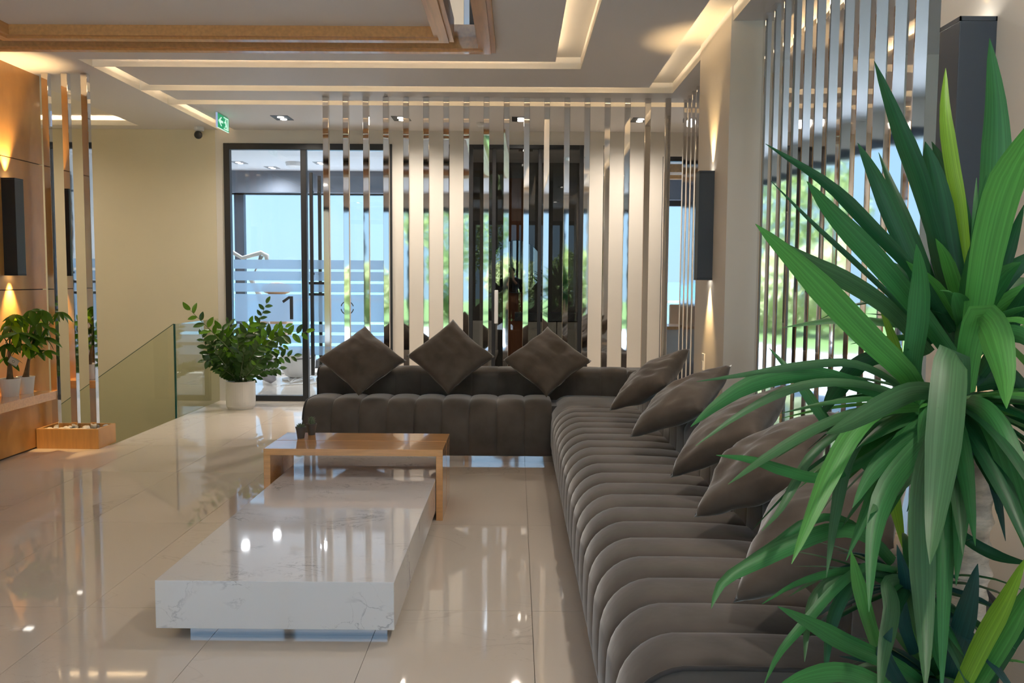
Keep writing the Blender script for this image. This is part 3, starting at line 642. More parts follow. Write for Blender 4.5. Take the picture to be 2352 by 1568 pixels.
# ------------------------------------------------------------------ tables
mt = empty('marble_table', (-.86, 4.2, 0), 'low white veined marble slab table on a recessed chrome plinth', 'table')
box('slab', (-1.315, -.439, 3.03, 5.32, .052, .232), MARB, mt, bevel=.0025)
box('chrome_plinth', (-1.215, -.475, 3.10, 5.24, 0, .052), CHROME, mt)
wt = empty('wooden_table', (-.9, 4.88, 0), 'glossy oak bridge-shaped table straddling the marble slab', 'table')
for a, b in ((4.63, 4.874), (4.880, 5.125)):
    box('top_board', (-1.39, -.40, a, b, .36, .397), OAKT, wt, bevel=.002)
    box('leg_board', (-1.39, -1.353, a, b, 0, .36), OAKT, wt, bevel=.002); box('leg_board', (-.437, -.40, a, b, 0, .36), OAKT, wt, bevel=.002)
CACT = mat('cactus_green', (.13, .17, .10), .7, noise_amt=.3, noise_scale=80)
def cactus(x, y, label, kind):
    t = empty('potted_cactus', (x, y, .397), label, 'potted plant', 'potted cacti on the oak table')
    MB().lathe([(0, 0), (.020, 0), (.029, .058), (.031, .060), (.031, .068), (.026, .068), (.025, .058), (0, .058)], (x, y, .397), 24, cap=False).build('pot', GPOT, t, smooth=False)
    if kind == 0:
        b = MB()
        for k in range(26):
            a = k*2.4; r = .006+.0008*k; p0 = Vector((x, y, .455)); d = Vector((math.cos(a)*(.3+.03*k), math.sin(a)*(.3+.03*k), 1.1-.03*k)).normalized()
            b.tube([p0, p0+d*.016, p0+d*.034], [.004, .005, .0008], 5)
        b.build('rosette', CACT, t, smooth=True)
    else:
        b = MB()
        pr_ = []
        for k in range(9): pr_.append((.021*math.sin(PI*(.12+.88*k/8))**.6+.0005, .062*k/8))
        b.lathe(pr_, (x, y, .447), 16, cap=False)
        for i_, v in enumerate(b.bm.verts):
            if i_ % 2: v.co.x = x+(v.co.x-x)*.78; v.co.y = y+(v.co.y-y)*.78
        b.build('ribbed_body', CACT, t, smooth=False)
        sp = MB()
        for k in range(40):
            a = k*2.4; z = .455+.05*k/40; r = .02; p0 = Vector((x+r*math.cos(a)*.8, y+r*math.sin(a)*.8, z)); sp.tube([p0, p0+Vector((math.cos(a)*.009, math.sin(a)*.009, .003))], [.0006, .0002], 3)
        sp.build('spines', mat('spine', (.6, .58, .5), .6), t)
cactus(-1.262, 4.945, 'tiny cactus rosette in a small dark pot, left one of two on the oak table', 0)
cactus(-1.226, 5.06, 'tiny ribbed cactus in a small dark pot, right one of two on the oak table', 1)

# ------------------------------------------------------------------ plants
def catmull(P, n):
    P = [P[0]*2-P[1]] + P + [P[-1]*2-P[-2]]; out = []; k = len(P)-3
    for i in range(n+1):
        t = i/n*k; s = min(int(t), k-1); t -= s; a, b, c, d = P[s:s+4]
        out.append(.5*((2*b)+(c-a)*t+(2*a-5*b+4*c-d)*t*t+(3*b-a-3*c+d)*t*t*t))
    return out
def blade(pts, wd, m, parent, name='leaf', fold=.22, twist=0, n=14, face=None, shape='blade'):
    C = catmull(pts, n); bm = bmesh.new(); rows = []
    eye = Vector((0, 0, CH)) if face is None else None
    for i, p in enumerate(C):
        t = i/n                                            # 0 tip .. 1 base
        T_ = (C[min(i+1, n)]-C[max(i-1, 0)]).normalized()
        v = (p-eye).normalized() if face is None else face
        W_ = T_.cross(v)
        if W_.length < .05: W_ = T_.cross(Vector((0, 0, 1)))
        W_.normalize(); W_ = Matrix.Rotation(twist, 3, T_) @ W_
        Nn = W_.cross(T_)
        if shape == 'blade': wv = wd/2*min(1, (t*2.6)**.75+.02)*(1-.30*max(0, t-.55)/.45)
        else: wv = wd/2*math.sin(PI*min(1, max(.0, t)))**.8
        wv = max(wv, .0004)
        row = []
        for s_, hh in ((-1, 1), (-.5, .4), (0, 0), (.5, .4), (1, 1)): row.append(bm.verts.new(p+W_*wv*s_ - Nn*wv*fold*(1-hh)))
        rows.append(row)
    for a, b in zip(rows, rows[1:]):
        for k in range(4): bm.faces.new((a[k], a[k+1], b[k+1], b[k]))
    uv = bm.loops.layers.uv.new('uv'); vi = {}
    for i, row in enumerate(rows):
        for k, v in enumerate(row): vi[v] = (k/4, i/n)
    for f in bm.faces:
        for l in f.loops: l[uv].uv = vi[l.vert]
    me = bpy.data.meshes.new(name); bm.to_mesh(me); bm.free(); me.materials.append(m)
    for p_ in me.polygons: p_.use_smooth = True
    o = bpy.data.objects.new(name, me); COL.objects.link(o); o.parent = parent
    me.transform(Matrix.Translation(-wloc(parent))); return o
LG = [leafmat('yucca_dark', (.012, .085, .030), (.022, .13, .042)), leafmat('yucca_mid', (.028, .155, .042), (.05, .22, .06)), leafmat('yucca_bright', (.06, .27, .06), (.10, .34, .06)),
      leafmat('yucca_lime', (.14, .34, .02), (.20, .40, .03)), leafmat('yucca_grey', (.05, .145, .055), (.075, .19, .075)), leafmat('yucca_blue', (.012, .065, .065), (.03, .11, .09))]
yu = empty('yucca', (.86, 1.58, 0), 'tall potted yucca with long drooping green sword leaves in the right foreground', 'potted plant')
MB().lathe([(0, 0), (.15, 0), (.185, .34), (.195, .34), (.195, .37), (.175, .37), (.17, .31), (0, .31)], (.87, 1.58, 0), 36, cap=False).build('pot', mat('pale_pot', (.62, .62, .64), .4), yu, smooth=False)
MB().lathe([(0, .30), (.17, .30), (.17, .315), (0, .315)], (.87, 1.58, 0), 24, cap=False).build('soil', SOIL, yu)
BARK = mat('yucca_bark', (.80, .66, .54), .85, noise_amt=.38, noise_scale=22, bump=.8, bump_scale=45, stretch=(1, 1, 2.2))
BARKD = mat('yucca_bark_dark', (.25, .19, .14), .85, noise_amt=.5, noise_scale=25, bump=.8, bump_scale=50)
def trunk(p0, p1, r, name, m, seed):
    b = MB(); n = 46; pts = [Vector(p0).lerp(Vector(p1), k/n) for k in range(n+1)]
    rad = [r*(1+.07*math.sin(k*2.1+seed)+.05*((k % 3) == 0)) for k in range(n+1)]
    b.tube(pts, rad, 16)
    for v in b.bm.verts: v.co += Vector((noise.noise(v.co*30), noise.noise(v.co*30+Vector((5, 5, 5))), 0))*.006
    return b.build(name, m, yu, smooth=True)
trunk((.865, 1.60, .30), atY(2240, 1000, 1.60), .036, 'trunk', BARK, 1)
trunk((.80, 1.52, .30), atY(2175, 1400, 1.5), .018, 'side_trunk', BARKD, 2)
# traced leaves: width px, colour, depth at tip, depth at base, points tip -> base
YL = [
(62,1,1.45,1.58,[(2273,88),(2288,258),(2284,430),(2262,620),(2238,760)]),
(32,3,1.7,1.6,[(2172,156),(2171,258),(2187,380),(2204,470),(2222,640)]),
(46,0,1.5,1.6,[(2008,140),(2059,275),(2108,402),(2140,510),(2195,700)]),
(32,0,1.4,1.55,[(1758,330),(1904,425),(2008,528),(2105,631),(2190,760)]),
(62,2,1.25,1.5,[(1735,514),(1818,592),(1904,680),(1996,775),(2085,862),(2120,930)]),
(50,1,1.35,1.52,[(1853,416),(1916,494),(2019,603),(2105,706),(2186,815)]),
(44,0,1.5,1.58,[(1970,328),(2013,413),(2065,530),(2134,689),(2190,790)]),
(26,0,1.75,1.62,[(2018,350),(2054,442),(2100,551),(2163,717),(2195,800)]),
(66,0,1.6,1.6,[(2125,325),(2145,413),(2168,560),(2192,680),(2215,800)]),
(48,0,1.7,1.62,[(2140,325),(2174,402),(2203,500),(2235,640),(2245,760)]),
(14,1,1.65,1.6,[(2243,408),(2240,488),(2237,603),(2228,720)]),
(78,2,1.2,1.5,[(2420,230),(2356,330),(2306,430),(2272,560),(2248,700),(2232,790)]),
(26,1,1.8,1.65,[(1766,798),(1826,866),(1892,960),(1960,1040),(2020,1100)]),
(13,0,1.6,1.55,[(1770,415),(1872,517),(1985,622),(2065,700),(2140,790)]),
(42,4,1.4,1.55,[(1770,545),(1858,600),(1962,655),(2048,715),(2134,810)]),
(74,2,1.15,1.45,[(2312,938),(2310,870),(2296,800),(2276,745),(2250,728),(2228,800),(2215,900)]),
(84,4,1.15,1.45,[(2136,1296),(2146,1198),(2160,1080),(2172,960),(2180,870),(2186,816),(2196,840),(2200,900)]),
(52,4,1.25,1.5,[(1896,996),(1950,972),(2030,928),(2095,900),(2145,902),(2180,925)]),
(42,1,1.3,1.5,[(1586,980),(1643,932),(1715,886),(1798,862),(1880,860),(1990,890),(2090,930)]),
(20,4,1.35,1.5,[(1600,876),(1726,858),(1837,840),(1947,833),(2025,860),(2100,910)]),
(22,4,1.3,1.5,[(1597,1024),(1698,952),(1798,900),(1892,878),(2000,886),(2100,920)]),
(28,1,1.25,1.5,[(1645,1045),(1726,1056),(1800,1080),(1892,1098),(1980,1060),(2080,990)]),
(24,4,1.25,1.5,[(1672,1112),(1754,1054),(1864,988),(1970,945),(2080,940)]),
(42,1,1.3,1.5,[(1633,1398),(1662,1335),(1743,1287),(1826,1248),(1914,1217),(1990,1230),(2050,1290)]),
(22,1,1.35,1.5,[(1650,1338),(1700,1300),(1780,1250),(1850,1200),(1930,1190),(2020,1250)]),
(22,4,1.3,1.5,[(1750,1219),(1792,1170),(1826,1110),(1870,1038),(1970,966),(2080,940)]),
(50,2,1.2,1.5,[(1818,1295),(1866,1180),(1910,1080),(1955,1000),(2020,940),(2110,930)]),
(30,4,1.35,1.52,[(1898,1326),(1918,1187),(1945,1060),(1995,990),(2090,950)]),
(44,1,1.3,1.5,[(1958,1166),(2003,1087),(2060,1030),(2125,985),(2170,950)]),
(52,1,1.2,1.5,[(1996,1405),(2005,1240),(2034,1130),(2090,1050),(2150,985),(2180,950)]),
(58,4,1.1,1.4,[(2126,1590),(2124,1440),(2118,1280),(2118,1140),(2135,1040),(2170,980)]),
(46,1,1.3,1.5,[(2196,1345),(2207,1190),(2212,1090),(2210,1000),(2200,950)]),
(44,1,1.2,1.45,[(1786,1392),(1870,1436),(1947,1478),(2060,1530),(2130,1580)]),
(24,1,1.2,1.45,[(1755,1572),(1792,1497),(1853,1425),(1920,1350),(1990,1300),(2060,1310)]),
(34,2,1.3,1.45,[(1955,1265),(1972,1340),(2000,1440),(2040,1560)]),
(46,1,1.1,1.4,[(1760,1600),(1850,1555),(1950,1545),(2050,1590),(2100,1640)]),
(52,5,1.3,1.45,[(2246,1294),(2222,1400),(2190,1510),(2170,1600)]),
(48,3,1.15,1.4,[(2356,1280),(2312,1375),(2260,1470),(2212,1570),(2180,1640)]),
(52,2,1.2,1.42,[(2390,1310),(2330,1420),(2265,1530),(2215,1620)]),
(48,0,1.3,1.45,[(2390,1410),(2312,1480),(2262,1560),(2220,1640)]),
(64,1,1.2,1.5,[(2385,1285),(2345,1140),(2302,1010),(2262,945),(2225,925)]),
(28,0,1.45,1.55,[(2370,1296),(2291,1276),(2224,1240),(2180,1200)]),
(50,0,1.4,1.55,[(2288,1134),(2268,1060),(2240,990),(2220,940)]),
(48,5,1.35,1.52,[(2182,1112),(2205,1050),(2235,995),(2250,940)]),
(42,0,1.75,1.62,[(1888,955),(1920,900),(1975,835),(2050,810)]),
(34,3,1.7,1.6,[(2078,1272),(2060,1180),(2040,1087),(2050,1010),(2100,950)]),
(18,1,1.3,1.5,[(1750,1387),(1837,1336),(1947,1310),(2020,1330),(2070,1380)]),
(30,0,1.5,1.6,[(2352,470),(2322,560),(2285,680),(2255,780)]),
(44,0,1.5,1.58,[(2370,640),(2330,720),(2290,800),(2250,860)]),
(36,0,1.6,1.6,[(2360,880),(2310,850),(2270,850),(2235,880)]),
(50,1,1.35,1.5,[(2105,560),(2112,640),(2108,740),(2095,850),(2110,930)]),
(40,1,1.45,1.55,[(2085,800),(2095,860),(2120,920)]),
(22,3,1.55,1.56,[(2020,700),(2048,770),(2080,860),(2105,930)]),
(40,4,1.3,1.45,[(1998,1180),(2040,1130),(2090,1080),(2120,1000)]),
(40,4,1.25,1.45,[(2018,1600),(2030,1500),(2048,1400),(2040,1340),(2070,1330)]),
(30,0,1.35,1.45,[(1895,1560),(1905,1460),(1930,1380),(1980,1320),(2050,1320)]),
(26,4,1.3,1.45,[(1848,1520),(1856,1430),(1880,1360),(1950,1310),(2050,1320)]),
(38,5,1.3,1.45,[(2050,1440),(2030,1500),(2060,1560),(2100,1600)]),
(34,1,1.3,1.45,[(2168,1560),(2150,1480),(2138,1400),(2120,1340)]),
(36,5,1.4,1.5,[(2060,1250),(2080,1340),(2075,1420),(2100,1500)]),
(60,0,1.6,1.6,[(2360,960),(2330,900),(2290,870),(2240,880)]),
(40,1,1.4,1.5,[(2400,820),(2345,770),(2290,770),(2240,810)]),
(36,1,1.5,1.55,[(2230,560),(2225,640),(2212,740),(2205,800)]),
(30,0,1.55,1.6,[(2290,1180),(2300,1320),(2290,1100),(2260,980)][::2]+[(2230,930)]),
(34,2,1.3,1.5,[(2330,1180),(2322,1080),(2300,990),(2250,930)]),
]
def lift(pt, Y): return atY(pt[0], pt[1], Y)
yr = random.Random(11)
for (wp, ci, yt, yb_, P) in YL:
    k = len(P)-1; pts = []
    for i, q in enumerate(P): pts.append(lift(q, yt+(yb_-yt)*(i/k)**.8))
    blade(pts, wp*.5*(yt+yb_)/CF, LG[ci], yu, twist=yr.uniform(-.35, .35), fold=.28)
# leaves filling the crowns
def crown(px, py, Y, n, l0, l1, w0, w1, lean, seed, cols):
    rr = random.Random(seed); c = atY(px, py, Y)
    for k in range(n):
        az = k*2.39996+rr.uniform(-.3, .3); el = rr.uniform(*lean); L = rr.uniform(l0, l1)
        d = Vector((math.cos(az)*math.cos(el), math.sin(az)*math.cos(el), math.sin(el)))
        droop = rr.uniform(.15, .65)
        pts = [c+d*(L*t)+Vector((0, 0, -droop*L*t*t)) for t in (1, .72, .45, .2, 0)]
        if max(p.x for p in pts) > XR-.03: continue
        if min(p.y for p in pts) < 1.05: continue
        if any(p.x > SXF+.5 and p.y > SYN-.03 and p.z < .75 for p in pts): continue
        if any(p.y > SYN-.03 and p.z < .5 for p in pts): continue
        blade(pts, rr.uniform(w0, w1), LG[rr.choice(cols)], yu, face=Vector((0, 0, -1)) if el < .9 else None, twist=rr.uniform(-.5, .5), fold=.3, n=9)
crown(2222, 790, 1.60, 44, .20, .40, .024, .040, (.2, 1.4), 5, (0, 1, 1, 2))
crown(2175, 930, 1.56, 74, .18, .42, .020, .038, (-.5, .5), 6, (0, 1, 1, 4, 2))
crown(2235, 940, 1.62, 26, .14, .30, .022, .036, (-.7, .3), 9, (0, 5, 1))
crown(2085, 1350, 1.48, 40, .12, .26, .012, .026, (-.2, .9), 7, (0, 1, 4, 5))
crown(2140, 1560, 1.48, 30, .14, .28, .018, .030, (0, 1.2), 8, (0, 1, 5, 2))

# shared leaflet mesh: unit length along +X
def leaflet_mesh(name, m, w=.36, n=7, cup=.10):
    bm = bmesh.new(); rows = []
    for i in range(n+1):
        t = i/n; wv = w/2*math.sin(PI*t**.85)**.75 if 0 < t < 1 else .004
        rows.append([bm.verts.new((t, s_*wv, abs(s_)*wv*.35-cup*t*t)) for s_ in (-1, 0, 1)])
    for a, b in zip(rows, rows[1:]):
        for k in range(2): bm.faces.new((a[k], a[k+1], b[k+1], b[k]))
    me = bpy.data.meshes.new(name); bm.to_mesh(me); bm.free(); me.materials.append(m)
    for p_ in me.polygons: p_.use_smooth = True
    return me
def leaflet(me, base, d, up, L, parent, name='leaf'):
    d = d.normalized(); y = up.cross(d)
    if y.length < .05: y = Vector((0, 1, 0)).cross(d)
    y.normalize(); z = d.cross(y)
    o = bpy.data.objects.new(name, me); COL.objects.link(o); o.parent = parent
    M = Matrix((d, y, z)).transposed().to_4x4(); M.translation = base-wloc(parent); o.matrix_basis = M @ Matrix.Scale(L, 4); return o
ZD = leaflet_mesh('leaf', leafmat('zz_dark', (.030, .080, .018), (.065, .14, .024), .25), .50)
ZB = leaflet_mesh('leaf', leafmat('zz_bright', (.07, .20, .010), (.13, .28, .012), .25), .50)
STEM = mat('zz_stem', (.09, .13, .04), .5)
zc_ = atY(553, 908, 8.62); zx, zy = zc_.x, zc_.y
zz = empty('potted_zz_plant', (zx, zy, 0), 'bushy dark green leafy plant in a round cream pot beside the glass door', 'potted plant')
MB().lathe([(0, 0), (.125, 0), (.142, .03), (.146, .08), (.146, .285), (.136, .285), (.134, .25), (0, .25)], (zx, zy, 0), 40, cap=False).build('pot', WPOT, zz, smooth=False)
MB().lathe([(0, .24), (.135, .24), (.135, .262), (0, .262)], (zx, zy, 0), 24, cap=False).build('soil', SOIL, zz)
zr = random.Random(4)
ZS = [((530,790),-.15,0,[(545,850),(538,820)]), ((572,775),.05,0,[(560,850),(567,810)]), ((610,815),-.1,0,[(570,860),(592,835)]), ((560,810),-.25,0,[(553,865),(556,838)]), ((625,765),.2,1,[(570,840),(598,795)]), ((590,745),.2,1,[(560,830),(573,785)]), ((492,840),.1,0,[(530,865),(510,848)]), ((640,845),.1,0,[(580,868),(610,850)]), ((437,712),-.45,1,[(540,820),(495,770)]), ((463,768),-.32,0,[(520,850),(485,820)]), ((470,828),-.28,0,[(530,860),(500,828)]), ((525,742),.15,0,[(548,830),(540,780)]),
      ((612,697),.1,0,[(565,820),(590,750)]), ((703,762),-.1,1,[(575,830),(630,778)]), ((655,752),.0,1,[(570,830),(612,775)]), ((575,742),-.2,1,[(555,830),(560,785)]),
      ((655,790),.15,0,[(575,850),(615,810)]), ((675,818),.2,0,[(580,860),(625,825)]), ((508,755),-.25,1,[(545,830),(525,785)]), ((500,815),-.30,0,[(535,860),(515,835)]),
      ((598,790),-.25,0,[(560,850),(580,815)]), ((545,770),-.3,0,[(550,850),(548,805)]), ((515,850),-.2,0,[(540,868),(528,858)]), ((590,835),-.28,0,[(565,865),(580,848)]), ((483,790),-.33,0,[(535,850),(505,810)])]
zf = MB()
for si, (tip, dy, br, mids) in enumerate(ZS):
    b0 = Vector((zx+zr.uniform(-.06, .06), zy+zr.uniform(-.05, .05), .25))
    tipv = atY(*tip, min(zy+dy, YB-.12)); pts = [tipv]+[atY(*q, zy+dy*f) for q, f in zip(mids[::-1], (.7, .35))]+[b0]
    C = catmull(pts, 22)
    sb_ = MB(); sb_.tube(C[::-1], [.008*(1-.75*k/22) for k in range(23)], 6); stem = sb_.build('stem', STEM, zz, smooth=True)
    for k in range(0, 17):
        p = C[k]; T_ = (C[max(k-1, 0)]-C[min(k+1, 22)]).normalized()
        side = T_.cross(Vector((.25, -1, .15))).normalized()*(1 if k % 2 else -1)
        if k == 0: side = T_*.5
        d = side*.8+T_*.55+Vector((zr.uniform(-.15, .15), zr.uniform(-.35, .35), zr.uniform(-.15, .15)))
        L = (1.25 if br else 1)*zr.uniform(.085, .115)*(1-.25*abs(k-8)/9)
        if si < 8:
            yv = d.cross(Vector((.2, -.9, .5))).normalized()*L*.24; dn = d.normalized(); q0, q1, q2, q3, q4, q5 = [zf.bm.verts.new(v) for v in (p, p+dn*L*.35+yv, p+dn*L*.7+yv*.8, p+dn*L, p+dn*L*.7-yv*.8, p+dn*L*.35-yv)]
            zf.bm.faces.new((q0, q1, q2, q3)); zf.bm.faces.new((q0, q3, q4, q5)); continue
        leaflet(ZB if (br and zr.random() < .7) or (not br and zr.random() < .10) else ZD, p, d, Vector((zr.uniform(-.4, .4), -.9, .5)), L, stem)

fo = zf.build('foliage', ZD.materials[0], zz); fo['kind'] = 'stuff'
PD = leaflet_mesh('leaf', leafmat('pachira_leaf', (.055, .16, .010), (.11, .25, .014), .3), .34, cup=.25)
PB = leaflet_mesh('leaf', leafmat('pachira_lime', (.20, .38, .010), (.28, .46, .015), .3), .36, cup=.2)  # brighter lime leaf colour, picked at random within each cluster
PTR = mat('pachira_trunk', (.20, .12, .06), .8, noise_amt=.3, noise_scale=40)
def pachira(px, pyb, Y, pr0, ph, label, trunk_top, clusters, seed, tagged):
    c = atY(px, pyb-3, Y); c.z = .475
    t = empty('potted_money_tree', c, label, 'potted plant', 'potted money trees on the oak bench'); rr = random.Random(seed)
    MB().lathe([(0, 0), (pr0*.76, 0), (pr0*.97, ph*.92), (pr0, ph*.93), (pr0, ph), (pr0*.9, ph), (pr0*.88, ph*.9), (0, ph*.9)], c, 32, cap=False).build('pot', WHITE, t, smooth=False)
    MB().lathe([(0, ph*.88), (pr0*.89, ph*.88), (pr0*.89, ph*.93), (0, ph*.93)], c, 24, cap=False).build('soil', SOIL, t)
    top = atY(*trunk_top, Y); b = MB(); base = c+Vector((0, 0, ph*.9))
    b.tube([base.lerp(top, k/8)+Vector((0, 0, 0)) for k in range(9)], [.026*(1-.68*(k/8)**.6) for k in range(9)], 10); b.build('trunk', PTR, t, smooth=True)
    for (cx, cy, dy, br, spread) in clusters:
        cc = atY(cx, cy, Y+dy); cc.x = max(cc.x, -3.665); s = MB(); mid = (top+cc)/2+Vector((0, 0, .02)); s.tube(catmull([top, mid, cc], 6), [.0035]*4+[.0025]*3, 5); stem = s.build('stem', STEM, t, smooth=True)
        n = 6
        for k in range(n):
            a = 2*PI*k/n+rr.uniform(-.3, .3); d = Vector((math.cos(a), math.sin(a)*.8, -.55+rr.uniform(-.5, .5)))
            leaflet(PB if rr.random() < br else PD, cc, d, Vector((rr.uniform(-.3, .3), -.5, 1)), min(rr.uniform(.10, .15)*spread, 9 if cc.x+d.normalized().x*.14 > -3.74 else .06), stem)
    if tagged:
        q = atY(31, 830, Y-.06); lb = MB(); ex, ez = Vector((.030, 0, -.019)), Vector((.019, 0, .030))
        lb.prism([q-ex-ez*.7, q+ex-ez*.7, q+ex+ez*.7, q-ex+ez*.7], (0, .001, 0)); tg = lb.build('care_tag', mat('paper_tag', (.72, .66, .55), .6), t)
        rg_ = MB(); P_ = []
        for k in range(24): a = 2*PI*k/24; P_.append(q+Vector((.009*math.cos(a), -.002, .009*math.sin(a))))
        for k in range(24): rg_.tube([P_[k], P_[(k+1) % 24]], .0009, 4)
        for f_ in (-.58, .58): rg_.tube([q-ex*.9+ez*f_*1.0+Vector((0, -.0015, 0)), q+ex*.9+ez*f_+Vector((0, -.0015, 0))], .0008, 4)
        rg_.build('tag_print', INK, tg)
    return t
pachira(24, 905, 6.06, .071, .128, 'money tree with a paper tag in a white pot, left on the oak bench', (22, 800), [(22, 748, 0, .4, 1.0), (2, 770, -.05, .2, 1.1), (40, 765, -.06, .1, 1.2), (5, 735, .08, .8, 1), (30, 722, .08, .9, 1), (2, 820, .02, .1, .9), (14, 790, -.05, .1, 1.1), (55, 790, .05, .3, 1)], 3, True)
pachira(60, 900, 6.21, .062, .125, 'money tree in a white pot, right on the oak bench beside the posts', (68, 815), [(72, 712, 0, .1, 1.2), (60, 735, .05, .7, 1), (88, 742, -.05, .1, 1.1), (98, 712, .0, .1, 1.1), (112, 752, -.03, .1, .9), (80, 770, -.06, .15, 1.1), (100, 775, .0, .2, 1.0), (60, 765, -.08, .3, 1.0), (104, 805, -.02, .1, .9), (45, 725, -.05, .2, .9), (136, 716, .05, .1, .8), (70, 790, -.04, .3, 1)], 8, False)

# ------------------------------------------------------------------ things in the rooms beyond
du = empty('dental_unit', (-2.85, 11.1, 0), 'white rounded dental treatment unit on the office floor behind the glazed door', 'dental unit')
MB().lathe([(0, .03), (.10, .03), (.16, .06), (.22, .16), (.235, .30), (.22, .37), (.19, .40), (0, .41)], (-2.86, 11.1, 0), 32, cap=False).build('body', WHITE, du, smooth=True)
MB().lathe([(0, 0), (.2, 0), (.21, .02), (.12, .035), (0, .035)], (-2.86, 11.1, 0), 28, cap=False).build('foot', WHITE, du)
MB().tube([(-3.08, 11.1, .31), (-2.98, 10.9, .30), (-2.8, 10.86, .295), (-2.64, 10.98, .30)], .006, 6).build('seam', BLACK, du)
MB().tube([(-3.3, 11.2, .02), (-3.25, 11.15, .4), (-3.28, 11.2, .9), (-3.5, 11.25, 1.3), (-3.35, 11.2, 1.62)], [.06, .045, .04, .035, .03], 12).build('column', WHITE, du, smooth=True)
MB().tube([(-3.90, 11.2, 1.60), (-3.72, 11.2, 1.66), (-3.60, 11.2, 1.59), (-3.35, 11.2, 1.66), (-3.28, 11.2, 1.62), (-3.28, 11.2, 1.5)], [.03, .03, .025, .03, .035, .03], 12).build('lamp_arm', WHITE, du, smooth=True)
for k in range(4):
    P = [Vector((-2.95+.1*k, 11.0, .05))]+[Vector((-2.9+.13*j+.05*math.sin(j*2+k), 10.75-.08*k+.08*math.cos(j*1.7+k), .012)) for j in range(6)]
    MB().tube(catmull(P, 24), .006, 5).build('hose', WHITE, du, smooth=True)
fc = empty('foot_control', (-2.47, 10.85, 0), 'white foot control with cable loops on the office floor beside the mullion', 'foot pedal')
b = MB(); b.box(-2.56, -2.38, 10.78, 10.96, 0, .07); b.build('housing', WHITE, fc, bevel=.02); MB().tube([(-2.50, 10.9, .07), (-2.50, 10.88, .17), (-2.42, 10.88, .18), (-2.40, 10.9, .07)], .008, 6).build('hoop', WHITE, fc, smooth=True)
bagm = MB().sphere((-3.12, 10.65, .17), .14, 16, (.8, .7, 1.2))
for v in bagm.bm.verts: v.co += Vector((1, 0, 0))*noise.noise(v.co*12)*.06+Vector((0, 0, 1))*noise.noise(v.co*9)*.05; v.co.z = max(v.co.z, .002)
tag(bagm.build('plastic_bag', mat('grey_plastic', (.35, .34, .37), .3), smooth=True), 'crumpled grey plastic bag on the office floor behind the leafy plant', 'bag')
ch = empty('dental_chair', (-3.25, 11.9, 0), 'tan padded dental chair half hidden by the frosted bands', 'chair')
MB().sphere((-3.35, 11.9, 1.18), .22, 20, (1, .5, .4)).build('headrest', TAN, ch, smooth=True)
b = MB(); b.prism([(-3.9, 11.75, .45), (-3.2, 11.75, .5), (-3.15, 11.75, 1.05), (-3.5, 11.75, 1.1), (-3.6, 11.75, .6), (-3.9, 11.75, .55)], (0, .4, 0)); b.build('backrest', TAN, ch, bevel=.05, seg=3)
b = MB(); b.box(-3.75, -3.15, 11.75, 12.15, 0, .05); b.box(-3.55, -3.35, 11.85, 12.05, .05, .5); b.build('base', WHITE, ch, bevel=.02)
dk = empty('office_cabinet', (-1.8, 12.3, 0), 'low dark cabinet under the office window behind the door', 'cabinet')
box('carcass', (-2.35, -1.45, 12.15, 12.5, .05, .42), HEAD, dk); box('worktop', (-2.37, -1.43, 12.13, 12.5, .42, .45), WHITE, dk); box('feet', (-2.3, -1.5, 12.2, 12.45, 0, .05), BLACK, dk)
# washroom
MB_ = empty('round_mirror', (0, 11.39, 1.50), 'round wall mirror behind the smoked glass reflecting the garden', 'mirror')
b = MB(); 
for k in range(1): b.prism([(-.003+.345*math.cos(2*PI*i/48), 11.385, 1.503+.345*math.sin(2*PI*i/48)) for i in range(48)], (0, .006, 0))
b.build('mirror_glass', MIRROR, MB_)
b = MB(); b.tube([(-.003+.35*math.cos(2*PI*i/48), 11.388, 1.503+.35*math.sin(2*PI*i/48)) for i in range(49)], .006, 6, cap=False); b.build('rim', DARK, MB_)
WALN = mat('walnut_veneer', (.22, .075, .03), .4, noise_amt=.2, noise_scale=4, stretch=(14, 1, 1))
struct('trim_3', (-.19, .10, 11.41, 11.45, .77, 2.67), WALN)
vn = empty('washroom_vanity', (.3, 11.1, 0), 'pale drawer vanity with a dark counter behind the smoked glass door', 'cabinet')
box('counter', (-.02, .95, 10.95, 11.44, .80, .90), DARK, vn, bevel=.004)
box('walnut_side', (-.12, .10, 10.97, 11.44, 0, .80), WALN, vn)
box('drawer', (.11, .52, 10.96, 11.44, .42, .79), mat('vanity_white', (.55, .55, .52), .4), vn, bevel=.003); box('drawer', (.53, .92, 10.96, 11.44, .42, .79), MATS['vanity_white'], vn, bevel=.003)
box('drawer', (.11, .52, 10.96, 11.44, .03, .41), MATS['vanity_white'], vn, bevel=.003); box('drawer', (.53, .92, 10.96, 11.44, .03, .41), MATS['vanity_white'], vn, bevel=.003)
for x in (.31, .72): MB().tube([(x-.1, 10.955, .70), (x-.1, 10.93, .70), (x+.1, 10.93, .70), (x+.1, 10.955, .70)], .005, 6).build('pull', CHROME, vn)
tl = empty('toilet', (-.42, 11.1, 0), 'pale toilet dimly seen behind the smoked glass door', 'toilet')
MB().lathe([(0, 0), (.11, 0), (.12, .2), (.19, .38), (.19, .42), (0, .42)], (-.42, 11.0, 0), 24, cap=False).build('bowl', WHITE, tl, smooth=True)
box('cistern', (-.60, -.24, 11.22, 11.44, .36, .78), WHITE, tl, bevel=.02)
